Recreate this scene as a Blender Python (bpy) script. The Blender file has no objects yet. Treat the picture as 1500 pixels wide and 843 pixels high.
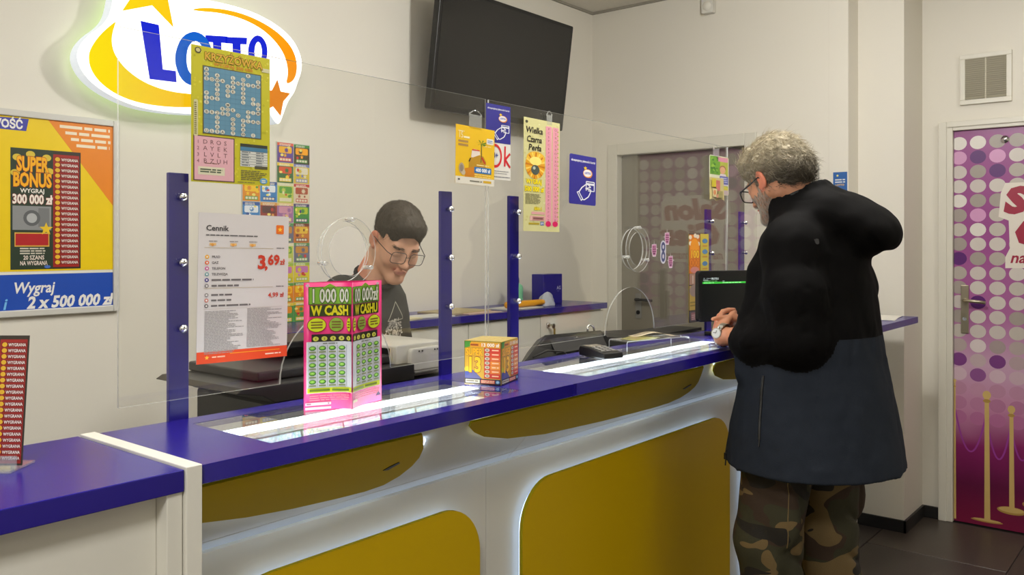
import bpy, bmesh, math, random
import numpy as np
import openvdb as vdb
from mathutils import Vector, Matrix, Euler
from mathutils.bvhtree import BVHTree

scene = bpy.context.scene
C = scene.collection
PI = math.pi

# ------------------------------------------------------------------ camera, world, light, exposure
EYE = 1.447                      # eye height of the photographer
YAW = math.radians(39.4)         # view direction measured from the counter's long axis (+X)
cam = bpy.data.cameras.new('camera'); camo = bpy.data.objects.new('camera', cam); C.objects.link(camo)
cam.sensor_width = 36.0; cam.lens = 36.0 * 1255 / 1500
cam.shift_y = -63.5 / 1500
cam.clip_start = 0.05
camo.location = (0, 0, EYE)
camo.rotation_euler = (PI/2, 0, YAW - PI/2)
scene.camera = camo

world = bpy.data.worlds.new('world'); scene.world = world; world.use_nodes = True
world.node_tree.nodes['Background'].inputs[0].default_value = (0.9, 0.95, 1, 1)
world.node_tree.nodes['Background'].inputs[1].default_value = 0.05

scene.view_settings.view_transform = 'Standard'
scene.view_settings.look = 'None'
scene.view_settings.gamma = 1.0
scene.view_settings.use_curve_mapping = False
scene.view_settings.exposure = 0.0
scene.cycles.use_denoising = True
scene.cycles.max_bounces = 10
scene.cycles.transparent_max_bounces = 24
scene.cycles.sample_clamp_indirect = 6.0
scene.cycles.caustics_reflective = False
scene.cycles.caustics_refractive = False

CEIL = 2.881
LAMPS = [(-.7, -.1, 54, 'over the shop floor at left'), (-1.2, 1.7, 12, 'behind the left counter'), (.8, 1.25, 17, 'over the near end of the long counter'), (2.0, 1.3, 8, 'over the middle of the long counter'),
         (2.6, -1.3, 9, 'over the shop floor near the front wall'), (4.15, .1, 7, 'over the floor by the poster door')]   # x, y, watts, where
FILL_GLOBE = (2.68, 1.02, 2.60, 158)     # unseen globe added to brighten the end wall: x, y, z, brightness
LAMP_TINT = (1.0, 0.985, 0.95)

# ------------------------------------------------------------------ materials
def lin(c):
    c = c / 255.0
    return c / 12.92 if c <= 0.04045 else ((c + 0.055) / 1.055) ** 2.4
def rgb(c): return (lin(c[0]), lin(c[1]), lin(c[2]), 1.0)
def new_mat(name):
    m = bpy.data.materials.new(name); m.use_nodes = True
    nt = m.node_tree; b = nt.nodes['Principled BSDF']
    return m, nt, b
def node(nt, kind, **kw):
    n = nt.nodes.new(kind)
    for k, v in kw.items(): setattr(n, k, v)
    return n
def pm(name, col, rough=0.5, var=0.04, scale=6.0, bump=0.0, bscale=120.0, metal=0.0, spec=0.5, stretch=None):
    """principled material with a little procedural unevenness"""
    m, nt, b = new_mat(name)
    tc = node(nt, 'ShaderNodeTexCoord'); mp = node(nt, 'ShaderNodeMapping')
    if stretch: mp.inputs['Scale'].default_value = stretch
    nt.links.new(tc.outputs['Object'], mp.inputs[0])
    no = node(nt, 'ShaderNodeTexNoise'); no.inputs['Scale'].default_value = scale; no.inputs['Detail'].default_value = 3
    nt.links.new(mp.outputs[0], no.inputs['Vector'])
    mx = node(nt, 'ShaderNodeMix', data_type='RGBA')
    c = rgb(col)
    mx.inputs['A'].default_value = tuple(max(0, x * (1 - var)) for x in c[:3]) + (1,)
    mx.inputs['B'].default_value = tuple(min(1, x * (1 + var)) for x in c[:3]) + (1,)
    nt.links.new(no.outputs['Fac'], mx.inputs['Factor'])
    nt.links.new(mx.outputs['Result'], b.inputs['Base Color'])
    b.inputs['Roughness'].default_value = rough
    b.inputs['Metallic'].default_value = metal
    b.inputs['Specular IOR Level'].default_value = spec
    if bump:
        n2 = node(nt, 'ShaderNodeTexNoise'); n2.inputs['Scale'].default_value = bscale; n2.inputs['Detail'].default_value = 4
        nt.links.new(mp.outputs[0], n2.inputs['Vector'])
        bp = node(nt, 'ShaderNodeBump'); bp.inputs['Strength'].default_value = bump; bp.inputs['Distance'].default_value = 0.01
        nt.links.new(n2.outputs['Fac'], bp.inputs['Height']); nt.links.new(bp.outputs[0], b.inputs['Normal'])
    return m
def emit(name, col, strength, base=None):
    m, nt, b = new_mat(name)
    b.inputs['Base Color'].default_value = rgb(base or col)
    b.inputs['Emission Color'].default_value = rgb(col)
    b.inputs['Emission Strength'].default_value = strength
    b.inputs['Roughness'].default_value = 0.5; b.inputs['Specular IOR Level'].default_value = 0.05
    return m
def clear(name, tint=(1, 1, 1), power=5.0, f0=0.04, diff=0.0):
    """clear sheet: lets light straight through, mirrors more at grazing angles"""
    m, nt, b = new_mat(name)
    nt.nodes.remove(b)
    out = nt.nodes['Material Output']
    tr = node(nt, 'ShaderNodeBsdfTransparent'); tr.inputs[0].default_value = (*tint, 1)
    gl = node(nt, 'ShaderNodeBsdfGlossy'); gl.inputs['Roughness'].default_value = 0.0; gl.inputs[0].default_value = (1, 1, 1, 1)
    lw = node(nt, 'ShaderNodeLayerWeight'); lw.inputs[0].default_value = 0.5
    p = node(nt, 'ShaderNodeMath', operation='POWER'); p.inputs[1].default_value = power
    ma = node(nt, 'ShaderNodeMath', operation='MULTIPLY_ADD'); ma.inputs[1].default_value = 1 - f0; ma.inputs[2].default_value = f0
    nt.links.new(lw.outputs['Facing'], p.inputs[0]); nt.links.new(p.outputs[0], ma.inputs[0])
    mx = node(nt, 'ShaderNodeMixShader')
    nt.links.new(ma.outputs[0], mx.inputs[0]); nt.links.new(tr.outputs[0], mx.inputs[1]); nt.links.new(gl.outputs[0], mx.inputs[2])
    last = mx
    if diff:
        di = node(nt, 'ShaderNodeBsdfDiffuse'); di.inputs[0].default_value = (0.9, 0.92, 0.9, 1)
        m2 = node(nt, 'ShaderNodeMixShader'); m2.inputs[0].default_value = diff
        nt.links.new(mx.outputs[0], m2.inputs[1]); nt.links.new(di.outputs[0], m2.inputs[2]); last = m2
    nt.links.new(last.outputs[0], out.inputs[0])
    return m
_ink = {}
def ink(col, rough=0.4, glow=0.0):
    k = (tuple(col), rough, glow)
    if k not in _ink:
        if glow: _ink[k] = emit('lit_print', col, glow)
        else: _ink[k] = pm('print_ink', col, rough, 0.03, 30)
    return _ink[k]

WALLP = pm('wall_paint', (226, 221, 208), 0.6, 0.02, 1.2, 0.04, 260)
CEILP = pm('ceiling_paint', (222, 217, 204), 0.8, 0.02, 2)
WHITE = pm('white_laminate', (226, 223, 212), 0.35, 0.015, 2)
FRAMEW = pm('white_frame_paint', (216, 212, 198), 0.4, 0.02, 3)
BLUE = pm('blue_laminate', (34, 22, 128), 0.23, 0.03, 3, 0.012, 500)
BLUEP = pm('blue_post_paint', (32, 24, 124), 0.3, 0.03, 4)
YELLOW = pm('yellow_acrylic', (214, 176, 4), 0.3, 0.03, 2)
YELLOWG = pm('yellow_fascia_acrylic', (200, 172, 16), 0.55, 0.03, 2, spec=0.15)
BLACKP = pm('black_plastic', (15, 15, 15), 0.38, 0.1, 8, 0.03, 300)
DARKP = pm('dark_grey_plastic', (46, 45, 44), 0.45, 0.08, 8, 0.03, 300)
GREYP = pm('grey_plastic', (128, 126, 120), 0.45, 0.05, 8)
WHITEP = pm('white_plastic', (212, 209, 199), 0.4, 0.02, 6)
STEEL = pm('brushed_steel', (190, 188, 182), 0.28, 0.04, 30, metal=1.0)
CHROME = pm('chrome', (225, 225, 225), 0.12, 0.02, 30, metal=1.0)
BRASS = pm('satin_nickel', (176, 168, 146), 0.3, 0.04, 30, metal=1.0)
PAPER = pm('paper', (226, 222, 210), 0.6, 0.02, 10)
YELLOWE, _nt, _b = new_mat('yellow_acrylic_edge')       # see-through acrylic rim: passes the light of the strip behind it
_tl = node(_nt, 'ShaderNodeBsdfTranslucent'); _tl.inputs[0].default_value = rgb((235, 228, 20))
_mx = node(_nt, 'ShaderNodeMixShader'); _mx.inputs[0].default_value = .6
_b.inputs['Base Color'].default_value = rgb((222, 210, 10)); _nt.links.new(_b.outputs[0], _mx.inputs[1]); _nt.links.new(_tl.outputs[0], _mx.inputs[2]); _nt.links.new(_mx.outputs[0], _nt.nodes['Material Output'].inputs[0])
GLASS = clear('clear_acrylic', (0.985, 0.985, 0.975), f0=0.045)
GLASSE = clear('polished_acrylic_edge', (0.95, 0.97, 0.94), f0=0.25, diff=0.34)
BOXGL = clear('counter_glass', (0.97, 0.985, 0.975), f0=0.05)
LED = emit('led_tube', (236, 244, 255), 8.0)
LEDS = emit('led_strip', (190, 216, 255), 1.9)
LEDF = emit('fascia_led_strip', (200, 222, 255), 12.0)
LEDL = emit('ledge_led_strip', (200, 220, 255), 1.5)

# ------------------------------------------------------------------ building helpers
_w = {}                           # world position of every root
def wloc(o):
    p = Vector((0, 0, 0))
    while o is not None:
        p += o.location; o = o.parent
    return p
def tagp(o, label=None, cat=None, group=None, kind=None):
    if label: o['label'] = label
    if cat: o['category'] = cat
    if group: o['group'] = group
    if kind: o['kind'] = kind
    return o
def thing(name, label, cat, loc=(0, 0, 0), group=None, rot=None):
    o = bpy.data.objects.new(name, None); o.empty_display_size = 0.05
    C.objects.link(o); o.location = loc
    if rot is not None: o.rotation_euler = rot
    return tagp(o, label, cat, group)
def attach(name, me, parent, mats, world=True, smooth=False):
    o = bpy.data.objects.new(name, me); C.objects.link(o)
    if not isinstance(mats, (list, tuple)): mats = [mats]
    for m in mats: me.materials.append(m)
    if parent is not None:
        o.parent = parent
        if world: o.location = -wloc(parent)
    if smooth: me.polygons.foreach_set('use_smooth', [True] * len(me.polygons))
    return o
def dup(root, label=None, loc=None):
    r = root.copy(); C.objects.link(r)
    if loc is not None: r.location = loc
    if label: r['label'] = label
    for ch in root.children:
        c = ch.copy(); C.objects.link(c); c.parent = r
        for g in ch.children:
            d = g.copy(); C.objects.link(d); d.parent = c
    return r

class MB:
    """collects simple shapes and links them as one mesh"""
    def __init__(s): s.v = []; s.f = []; s.m = []
    def add(s, vs, fs, mi=0):
        n = len(s.v); s.v += [tuple(v) for v in vs]
        s.f += [tuple(i + n for i in f) for f in fs]; s.m += [mi] * len(fs); return s
    def box(s, x0, x1, y0, y1, z0, z1, mi=0):
        v = [(x, y, z) for z in (z0, z1) for y in (y0, y1) for x in (x0, x1)]
        return s.add(v, [(0, 2, 3, 1), (4, 5, 7, 6), (0, 1, 5, 4), (2, 6, 7, 3), (0, 4, 6, 2), (1, 3, 7, 5)], mi)
    def prism(s, poly, a, b, axis='x', mi=0, mside=None):
        """poly is 2D (y,z) for axis x, (x,z) for y, (x,y) for z; extruded from a to b"""
        def P(u, w, t): return {'x': (t, u, w), 'y': (u, t, w), 'z': (u, w, t)}[axis]
        n = len(poly)
        v = [P(u, w, a) for u, w in poly] + [P(u, w, b) for u, w in poly]
        s.add(v, [tuple(range(n)), tuple(range(2*n - 1, n - 1, -1))], mi)
        k = len(s.v) - 2 * n
        for i in range(n):
            j = (i + 1) % n
            s.f.append((k + i, k + n + i, k + n + j, k + j)); s.m.append(mi if mside is None else mside)
        return s
    def cyl(s, p, q, r, r2=None, n=16, mi=0, cap=True):
        p = Vector(p); q = Vector(q); r2 = r if r2 is None else r2
        d = (q - p).normalized(); a = d.orthogonal().normalized(); b = d.cross(a)
        v = []
        for c, rr in ((p, r), (q, r2)):
            v += [c + (a * math.cos(2*PI*i/n) + b * math.sin(2*PI*i/n)) * rr for i in range(n)]
        f = [(i, (i+1) % n, n + (i+1) % n, n + i) for i in range(n)]
        if cap: f += [tuple(range(n-1, -1, -1)), tuple(range(n, 2*n))]
        return s.add(v, f, mi)
    def tube(s, pts, r, n=8, mi=0, closed=False, radii=None):
        pts = [Vector(p) for p in pts]; v = []; N = len(pts)
        ref = None
        for i, p in enumerate(pts):
            a = pts[(i - 1) % N] if (closed or i > 0) else p
            c = pts[(i + 1) % N] if (closed or i < N - 1) else p
            d = (c - a).normalized()
            if ref is None: ref = d.orthogonal().normalized()
            u = (ref - d * ref.dot(d))
            u = u.normalized() if u.length > 1e-6 else d.orthogonal().normalized()
            ref = u; w = d.cross(u); rr = radii[i] if radii else r
            v += [p + (u * math.cos(2*PI*k/n) + w * math.sin(2*PI*k/n)) * rr for k in range(n)]
        f = []
        for i in range(N if closed else N - 1):
            j = (i + 1) % N
            for k in range(n): f.append((i*n + k, i*n + (k+1) % n, j*n + (k+1) % n, j*n + k))
        if not closed: f += [tuple(range(n-1, -1, -1)), tuple(range((N-1)*n, N*n))]
        return s.add(v, f, mi)
    def lathe(s, prof, c=(0, 0, 0), n=24, mi=0, axis='z'):
        v = []; c = Vector(c)
        for r, h in prof:
            for i in range(n):
                a = 2*PI*i/n; x, y = r*math.cos(a), r*math.sin(a)
                v.append(c + Vector({'z': (x, y, h), 'y': (x, h, y), 'x': (h, x, y)}[axis]))
        f = []
        for j in range(len(prof) - 1):
            for i in range(n): f.append((j*n + i, j*n + (i+1) % n, (j+1)*n + (i+1) % n, (j+1)*n + i))
        if prof[0][0] > 1e-5: f.append(tuple(range(n-1, -1, -1)))
        if prof[-1][0] > 1e-5: f.append(tuple(range((len(prof)-1)*n, len(prof)*n)))
        return s.add(v, f, mi)
    def build(s, name, mats, parent=None, smooth=False, bevel=0.0, world=True, seg=2, xf=None):
        me = bpy.data.meshes.new(name)
        vs = s.v if xf is None else [xf @ Vector(v) for v in s.v]
        me.from_pydata([tuple(v) for v in vs], [], s.f)
        me.polygons.foreach_set('material_index', s.m)
        bm = bmesh.new(); bm.from_mesh(me)
        bmesh.ops.recalc_face_normals(bm, faces=bm.faces); bm.to_mesh(me); bm.free()
        o = attach(name, me, parent, mats, world)
        if smooth:
            me.polygons.foreach_set('use_smooth', [len(p.vertices) <= 4 for p in me.polygons])
        if bevel:
            bv = o.modifiers.new('bevel', 'BEVEL'); bv.width = bevel; bv.segments = seg; bv.limit_method = 'ANGLE'; bv.angle_limit = 0.6
        return o

def rrect(x0, x1, y0, y1, r, n=6, corners=(1, 1, 1, 1)):
    """rounded rectangle, corners in order: lower left, lower right, upper right, upper left"""
    out = []
    for (cx, cy, a0, on, px, py) in ((x0+r, y0+r, PI, corners[0], x0, y0), (x1-r, y0+r, 1.5*PI, corners[1], x1, y0),
                                     (x1-r, y1-r, 0, corners[2], x1, y1), (x0+r, y1-r, PI/2, corners[3], x0, y1)):
        if not on: out.append((px, py)); continue
        for i in range(n + 1):
            a = a0 + PI/2*i/n
            out.append((cx + r*math.cos(a), cy + r*math.sin(a)))
    return out
def flat_with_holes(name, loops, th, mats, parent=None, bevel=0.0):
    """2D outline with holes, th thick, centred; local XY plane. returns mesh object (material 0 faces, 1 rims)"""
    cu = bpy.data.curves.new(name, 'CURVE'); cu.dimensions = '2D'; cu.fill_mode = 'BOTH'; cu.extrude = th / 2
    for lp in loops:
        sp = cu.splines.new('POLY'); sp.points.add(len(lp) - 1); sp.use_cyclic_u = True
        for p, (x, y) in zip(sp.points, lp): p.co = (x, y, 0, 1)
    t = bpy.data.objects.new(name, cu)
    me = t.to_mesh().copy(); t.to_mesh_clear(); bpy.data.objects.remove(t); bpy.data.curves.remove(cu)
    me.name = name
    o = attach(name, me, parent, mats, False)
    if len(me.materials) > 1:
        for p in me.polygons: p.material_index = 0 if abs(p.normal.z) > 0.5 else 1
    return o

# ------------------------------------------------------------------ lettering: every glyph is made once and then laid out
CH = 'ABCDEFGHIJKLMNOPQRSTUVWXYZabcdefghijklmnopqrstuvwxyz0123456789ĄĆĘŁŃÓŚŻŹąćęłńóśżź.,+:/-%! '
_gl = {}
def make_glyphs():
    def mesh_of(body, off):
        cu = bpy.data.curves.new('glyph', 'FONT'); cu.body = body; cu.size = 1; cu.resolution_u = 2; cu.offset = off; cu.fill_mode = 'FRONT'
        ob = bpy.data.objects.new('glyph', cu); C.objects.link(ob)
        me = ob.to_mesh(); v = [(p.co.x, p.co.y) for p in me.vertices]; f = [tuple(p.vertices) for p in me.polygons]
        ob.to_mesh_clear(); bpy.data.objects.remove(ob); bpy.data.curves.remove(cu)
        return v, f
    bar = max(x for x, y in mesh_of('|', 0)[0])
    cap = max(y for x, y in mesh_of('H', 0)[0])
    for ch in CH:
        adv = max(x for x, y in mesh_of(ch + '|', 0)[0]) - bar
        for lv, off in (('r', 0), ('b', 0.022), ('x', 0.04), ('o', 0.066), ('h', 0.06)):
            v, f = mesh_of(ch, off) if ch != ' ' else ([], [])
            _gl[(ch, lv)] = (v, f, adv)
    _gl['cap'] = cap
make_glyphs()

class Sheet:
    """flat print authored in its own units: u to the right, v DOWN from the top left; layers stack a hair apart"""
    def __init__(s, w, h, U, V):
        s.w, s.h, s.U, s.V = w, h, U, V
        s.v = []; s.f = []; s.m = []; s.cols = []; s.lay = 0.0002
    def mi(s, col):
        col = tuple(col)
        if col not in s.cols: s.cols.append(col)
        return s.cols.index(col)
    def P(s, u, v, l): return (u / s.U * s.w, s.h - v / s.V * s.h, s.lay * l + (len(s.f) % 16) * 3e-6)
    def poly(s, pts, col, l=1):
        n = len(s.v); s.v += [s.P(u, v, l) for u, v in pts]
        s.f.append(tuple(range(n, n + len(pts)))); s.m.append(s.mi(col)); return s
    def rect(s, u, v, w, h, col, l=1): return s.poly([(u, v + h), (u + w, v + h), (u + w, v), (u, v)], col, l)
    def rrect(s, u, v, w, h, r, col, l=1): return s.poly(rrect(u, u + w, v, v + h, r, 4), col, l)
    def circ(s, u, v, ru, rv, col, l=1, n=18):
        return s.poly([(u + ru*math.cos(2*PI*i/n), v + rv*math.sin(2*PI*i/n)) for i in range(n)], col, l)
    def ring(s, u, v, ru, rv, k, col, l=1, n=24, a0=0, a1=2*PI):
        for i in range(n):
            a, b = a0 + (a1-a0)*i/n, a0 + (a1-a0)*(i+1)/n
            s.poly([(u+ru*math.cos(a), v+rv*math.sin(a)), (u+ru*math.cos(b), v+rv*math.sin(b)),
                    (u+ru*k*math.cos(b), v+rv*k*math.sin(b)), (u+ru*k*math.cos(a), v+rv*k*math.sin(a))], col, l)
        return s
    def line(s, pts, wd, col, l=1):
        for (a, b), (c, d) in zip(pts[:-1], pts[1:]):
            L = math.hypot(c-a, d-b) or 1; nx, ny = -(d-b)/L*wd/2, (c-a)/L*wd/2
            s.poly([(a+nx, b+ny), (c+nx, d+ny), (c-nx, d-ny), (a-nx, b-ny)], col, l)
        return s
    def star(s, u, v, r, col, l=1, k=0.42, n=5, a0=-PI/2):
        return s.poly([(u + (r if i % 2 == 0 else r*k)*math.cos(a0+PI*i/n), v + (r if i % 2 == 0 else r*k)*math.sin(a0+PI*i/n)) for i in range(2*n)], col, l)
    def text(s, t, u, v, h, col, l=3, lv='r', align='l', w=None, shear=0.0, sx=1.0, out=None, rot=0.0, olv='o'):
        """baseline at v, capital height h; w squeezes or stretches the line to that width"""
        k = h / _gl['cap']
        tot = sum(_gl[(c, 'r')][2] for c in t) * k
        if w: sx = w / tot
        tot *= sx
        x = {'l': 0, 'c': -tot/2, 'r': -tot}[align]
        cr, sr = math.cos(rot), math.sin(rot)
        for c in t:
            adv = _gl[(c, 'r')][2]
            for lev, cc, ll in (((olv, out, l - 0.5),) if out else ()) + ((lv, col, l),):
                vs, fs, _ = _gl[(c, lev)]
                n = len(s.v); mi = s.mi(cc)
                for a, b in vs:
                    du, dv = x + (a + shear*b)*k*sx, -b*k
                    s.v.append(s.P(u + du*cr - dv*sr, v + du*sr + dv*cr, ll))
                for f in fs: s.f.append(tuple(i + n for i in f)); s.m.append(mi)
            x += adv * k * sx
        return s
    def bars(s, u, v, w, n, pitch, h, col, l=2, seed=1, lo=0.7):
        """lines of small print too small to read"""
        R = random.Random(seed)
        for i in range(n):
            ww = w * R.uniform(lo, 1)
            x = u
            while x < u + ww:
                q = R.uniform(2.5, 8) * h
                s.rect(x, v + i*pitch, min(q, u + ww - x), h, col, l); x += q + h*0.7
        return s
    def build(s, name, parent, fn=None, glow=0.0, rough=0.35, mats=None):
        me = bpy.data.meshes.new(name)
        vs = [fn(v) for v in s.v] if fn else s.v
        me.from_pydata(vs, [], s.f)
        me.polygons.foreach_set('material_index', s.m)
        o = attach(name, me, parent, mats or [ink(c, rough, glow) for c in s.cols], False)
        return o
FACE_S = (PI/2, 0, 0)             # a sheet that faces -Y (towards the customers)
FACE_W = (PI/2, 0, -PI/2)         # a sheet that faces -X
def paper(name, w, h, parent, mat, th=0.0006, r=0.0):
    m = MB()
    if r: m.prism(rrect(0, w, 0, h, r, 4), -th, 0, 'z')
    else: m.box(0, w, 0, h, -th, 0)
    return m.build(name, mat, parent, world=False)
# ================================================================== THE ROOM
def struct(o, label=None):
    o['kind'] = 'structure'
    if label: o['label'] = label
    return o
YB = 2.985                        # back wall
XL, YF, XR = -2.0, -2.4, 4.91     # left wall, shop front wall, wall of the poster door
struct(MB().box(XL - .1, 5.1, YB, YB + .12, 0, CEIL).build('wall_back', WALLP))
struct(MB().box(XL - .12, XL, YF, YB, 0, CEIL).build('wall_left', WALLP))
struct(MB().box(XL - .12, 5.1, YF - .12, YF, 0, CEIL).build('wall_front', WALLP))
m = MB()
m.box(4.42, 5.03, 2.815, YB, 0, CEIL).box(4.42, 5.03, 1.97, 2.815, 2.0, CEIL).box(4.42, 5.03, 1.431, 1.97, 0, CEIL)
m.box(4.565, 5.03, 1.207, 1.431, 0, CEIL).box(4.91, 5.03, 1.10, 1.207, 0, CEIL)
m.box(4.91, 5.03, .16, 1.10, 2.055, CEIL).box(4.91, 5.03, YF, .16, 0, CEIL)
struct(m.build('wall_right', WALLP))
struct(MB().box(XL - .12, 5.1, YF - .12, YB + .12, CEIL, CEIL + .1).build('ceiling', CEILP))
# shadow gap strip where walls meet the ceiling
GAPM = pm('ceiling_edge_strip', (150, 145, 132), 0.7)
m = MB().box(XL, 4.42, YB - .012, YB, CEIL - .014, CEIL).box(4.408, 4.42, 1.431, YB - .012, CEIL - .014, CEIL)
struct(m.build('trim_1', GAPM))
# lighter edge board on the proud wall beside the doorway
struct(MB().box(4.412, 4.42, 1.431, 1.528, .06, CEIL - .014).build('trim_2', WALLP, bevel=.002))

# floor of dark rectangular tiles
GROUT = pm('floor_grout', (54, 50, 46), 0.8)
TILE = [pm('floor_tile_glaze', c, 0.38, 0.12, 9, 0.05, 90) for c in ((60, 52, 46), (65, 57, 50), (56, 49, 44))]
fl = struct(MB().box(XL, 5.03, YF, YB, -.1, -.006).build('floor', GROUT))
tm = []
for c in TILE:
    b = MB().box(-.298, .298, -.298, .298, -.008, 0)
    o = b.build('tile', c); bv = o.modifiers.new('bevel', 'BEVEL'); bv.width = .002; bv.segments = 1
    tm.append(o)
R = random.Random(3)
first = {}
for i in range(12):
    for j in range(9):
        x, y = -1.7 + .6*i + (.3 if j % 2 else 0), -2.1 + .6*j + .11
        if x > 4.9 or y > 2.9: continue
        k = R.randrange(3)
        o = tm[k] if k not in first else tm[k].copy()
        if k in first: C.objects.link(o)
        first[k] = 1; o.parent = fl; o.location = (x, y, 0)

# black skirting on the right-hand walls
SKIRT = pm('black_skirting', (26, 25, 25), 0.4, 0.1, 6)
m = MB().box(4.553, 4.565, 1.195, 1.431, 0, .062).box(4.553, 4.91, 1.195, 1.207, 0, .062).box(4.898, 4.91, 1.112, 1.195, 0, .062)
struct(m.build('baseboard_right', SKIRT, bevel=.002))
struct(MB().box(4.898, 4.91, YF, .14, 0, .062).build('baseboard_right', SKIRT, bevel=.002))

# ---------------- door 1: plain grey staff door seen through the glass
GDOOR = pm('grey_door_paint', (126, 120, 106), 0.45, 0.03, 2)
d1 = struct(thing('door_1', 'plain grey staff door in white frame behind the glass barrier', None, (4.47, 2.39, 0)))
MB().box(4.462, 4.50, 1.985, 2.80, .006, 1.985).build('leaf', GDOOR, d1, bevel=.003)
m = MB()
m.box(4.408, 4.52, 2.80, 2.868, 0, 2.055).box(4.408, 4.52, 1.917, 1.985, 0, 2.055).box(4.408, 4.52, 1.985, 2.80, 1.985, 2.055)
m.build('frame', FRAMEW, d1, bevel=.004)
MB().box(4.458, 4.4625, 2.66, 2.70, 1.0, 1.15).build('lock_plate', GREYP, d1, bevel=.001)
m = MB().cyl((4.459, 2.68, 1.115), (4.425, 2.68, 1.115), .009).tube([(4.428, 2.68, 1.115), (4.425, 2.64, 1.116), (4.428, 2.57, 1.114)], .008)
m.build('door_handle', DARKP, d1, smooth=True)
MB().cyl((4.459, 2.68, 1.038), (4.452, 2.68, 1.038), .012).build('keyhole', BLACKP, d1, smooth=True)

# ---------------- door 2: purple poster door
d2 = struct(thing('door_2', 'door covered by purple dotted poster with rope stanchions and red lettering', None, (4.91, .63, 0)))
m = MB().box(4.895, 4.97, 1.057, 1.108, 0, 2.062).box(4.895, 4.97, .152, .203, 0, 2.062).box(4.895, 4.97, .203, 1.057, 2.037, 2.062)
m.box(4.888, 4.90, 1.085, 1.125, 0, 2.085).box(4.888, 4.90, .135, .175, 0, 2.085).box(4.888, 4.90, .175, 1.085, 2.055, 2.085)
m.build('frame', FRAMEW, d2, bevel=.003)
DW, DH = .85, 2.03
leaf = MB().box(4.918, 4.955, .205, 1.055, .006, 2.036).build('leaf', FRAMEW, d2)
# poster: smooth printed gradient on the film, real print colours
pmat, nt, b = new_mat('door_poster_film')
tc = node(nt, 'ShaderNodeTexCoord'); sx = node(nt, 'ShaderNodeSeparateXYZ'); nt.links.new(tc.outputs['Object'], sx.inputs[0])
mr = node(nt, 'ShaderNodeMath', operation='DIVIDE'); mr.inputs[1].default_value = DH
nt.links.new(sx.outputs['Y'], mr.inputs[0])
no = node(nt, 'ShaderNodeTexNoise'); no.inputs['Scale'].default_value = 3; nt.links.new(tc.outputs['Object'], no.inputs[0])
ad = node(nt, 'ShaderNodeMath', operation='MULTIPLY_ADD'); ad.inputs[1].default_value = .1; ad.inputs[2].default_value = -.05
nt.links.new(no.outputs['Fac'], ad.inputs[0])
a2 = node(nt, 'ShaderNodeMath', operation='ADD'); nt.links.new(mr.outputs[0], a2.inputs[0]); nt.links.new(ad.outputs[0], a2.inputs[1])
cr = node(nt, 'ShaderNodeValToRGB'); nt.links.new(a2.outputs[0], cr.inputs[0])
els = [(0.0, (120, 18, 60)), (.10, (92, 12, 60)), (.20, (130, 30, 95)), (.29, (190, 130, 165)), (.40, (196, 158, 184)), (.52, (168, 100, 152)), (.7, (150, 70, 136)), (1.0, (142, 62, 128))]
while len(cr.color_ramp.elements) < len(els): cr.color_ramp.elements.new(.5)
for e, (p, c) in zip(cr.color_ramp.elements, els): e.position = p; e.color = rgb(c)
nt.links.new(cr.outputs[0], b.inputs['Base Color']); b.inputs['Roughness'].default_value = .32
def door_part(o):
    """sheet-space object standing on the door leaf, facing -X"""
    o.parent = d2; o.rotation_euler = FACE_W; o.location = Vector((4.9178, 1.055, .006)) - wloc(d2); return o
door_part(paper('poster_film', DW, DH, None, pmat, .0004))
s = Sheet(DW, DH, DW, DH)
R = random.Random(11)
greys = [(206, 198, 190), (190, 182, 172), (174, 165, 155), (222, 216, 208), (160, 150, 142), (200, 190, 184)]
for r_ in range(20):
    for c_ in range(10):
        u, v = .023 + .0885*c_, .066 + .0747*r_
        col = R.choice(greys)
        q = R.random()
        if q < .03: col = (84, 20, 104)
        elif q < .07: col = (208, 150, 192)
        if (r_, c_) in ((2, 2), (8, 0)): col = (84, 20, 104)
        if (r_, c_) in ((1, 0),): col = (206, 150, 190)
        if r_ > 13:
            t = min(1, (r_ - 13) / 6.0); bg = (190, 140, 172) if r_ < 17 else (176, 106, 150)
            col = tuple(int(a + (b_ - a) * t) for a, b_ in zip(col, bg))
        n = 20; pts = [(min(max(u + .0375*math.cos(2*PI*i/n), 0), DW), v + .0345*math.sin(2*PI*i/n)) for i in range(n)]
        s.poly(pts, col, 1)
door_part(s.build('printed_dots', None))
s = Sheet(DW, DH, DW, DH)
RED, WH = (152, 22, 56), (226, 218, 206)
def plate(txt, u, v, h, w, shear=.15):
    s.text(txt, u, v, h, RED, 6, 'h', w=w, shear=shear)
plate('Salon', .23, .427, .118, .43); plate('Gier', .27, .590, .125, .40)
s.text('na automatach', .255, .682, .052, RED, 6, 'b', w=.44, shear=.25)
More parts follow.
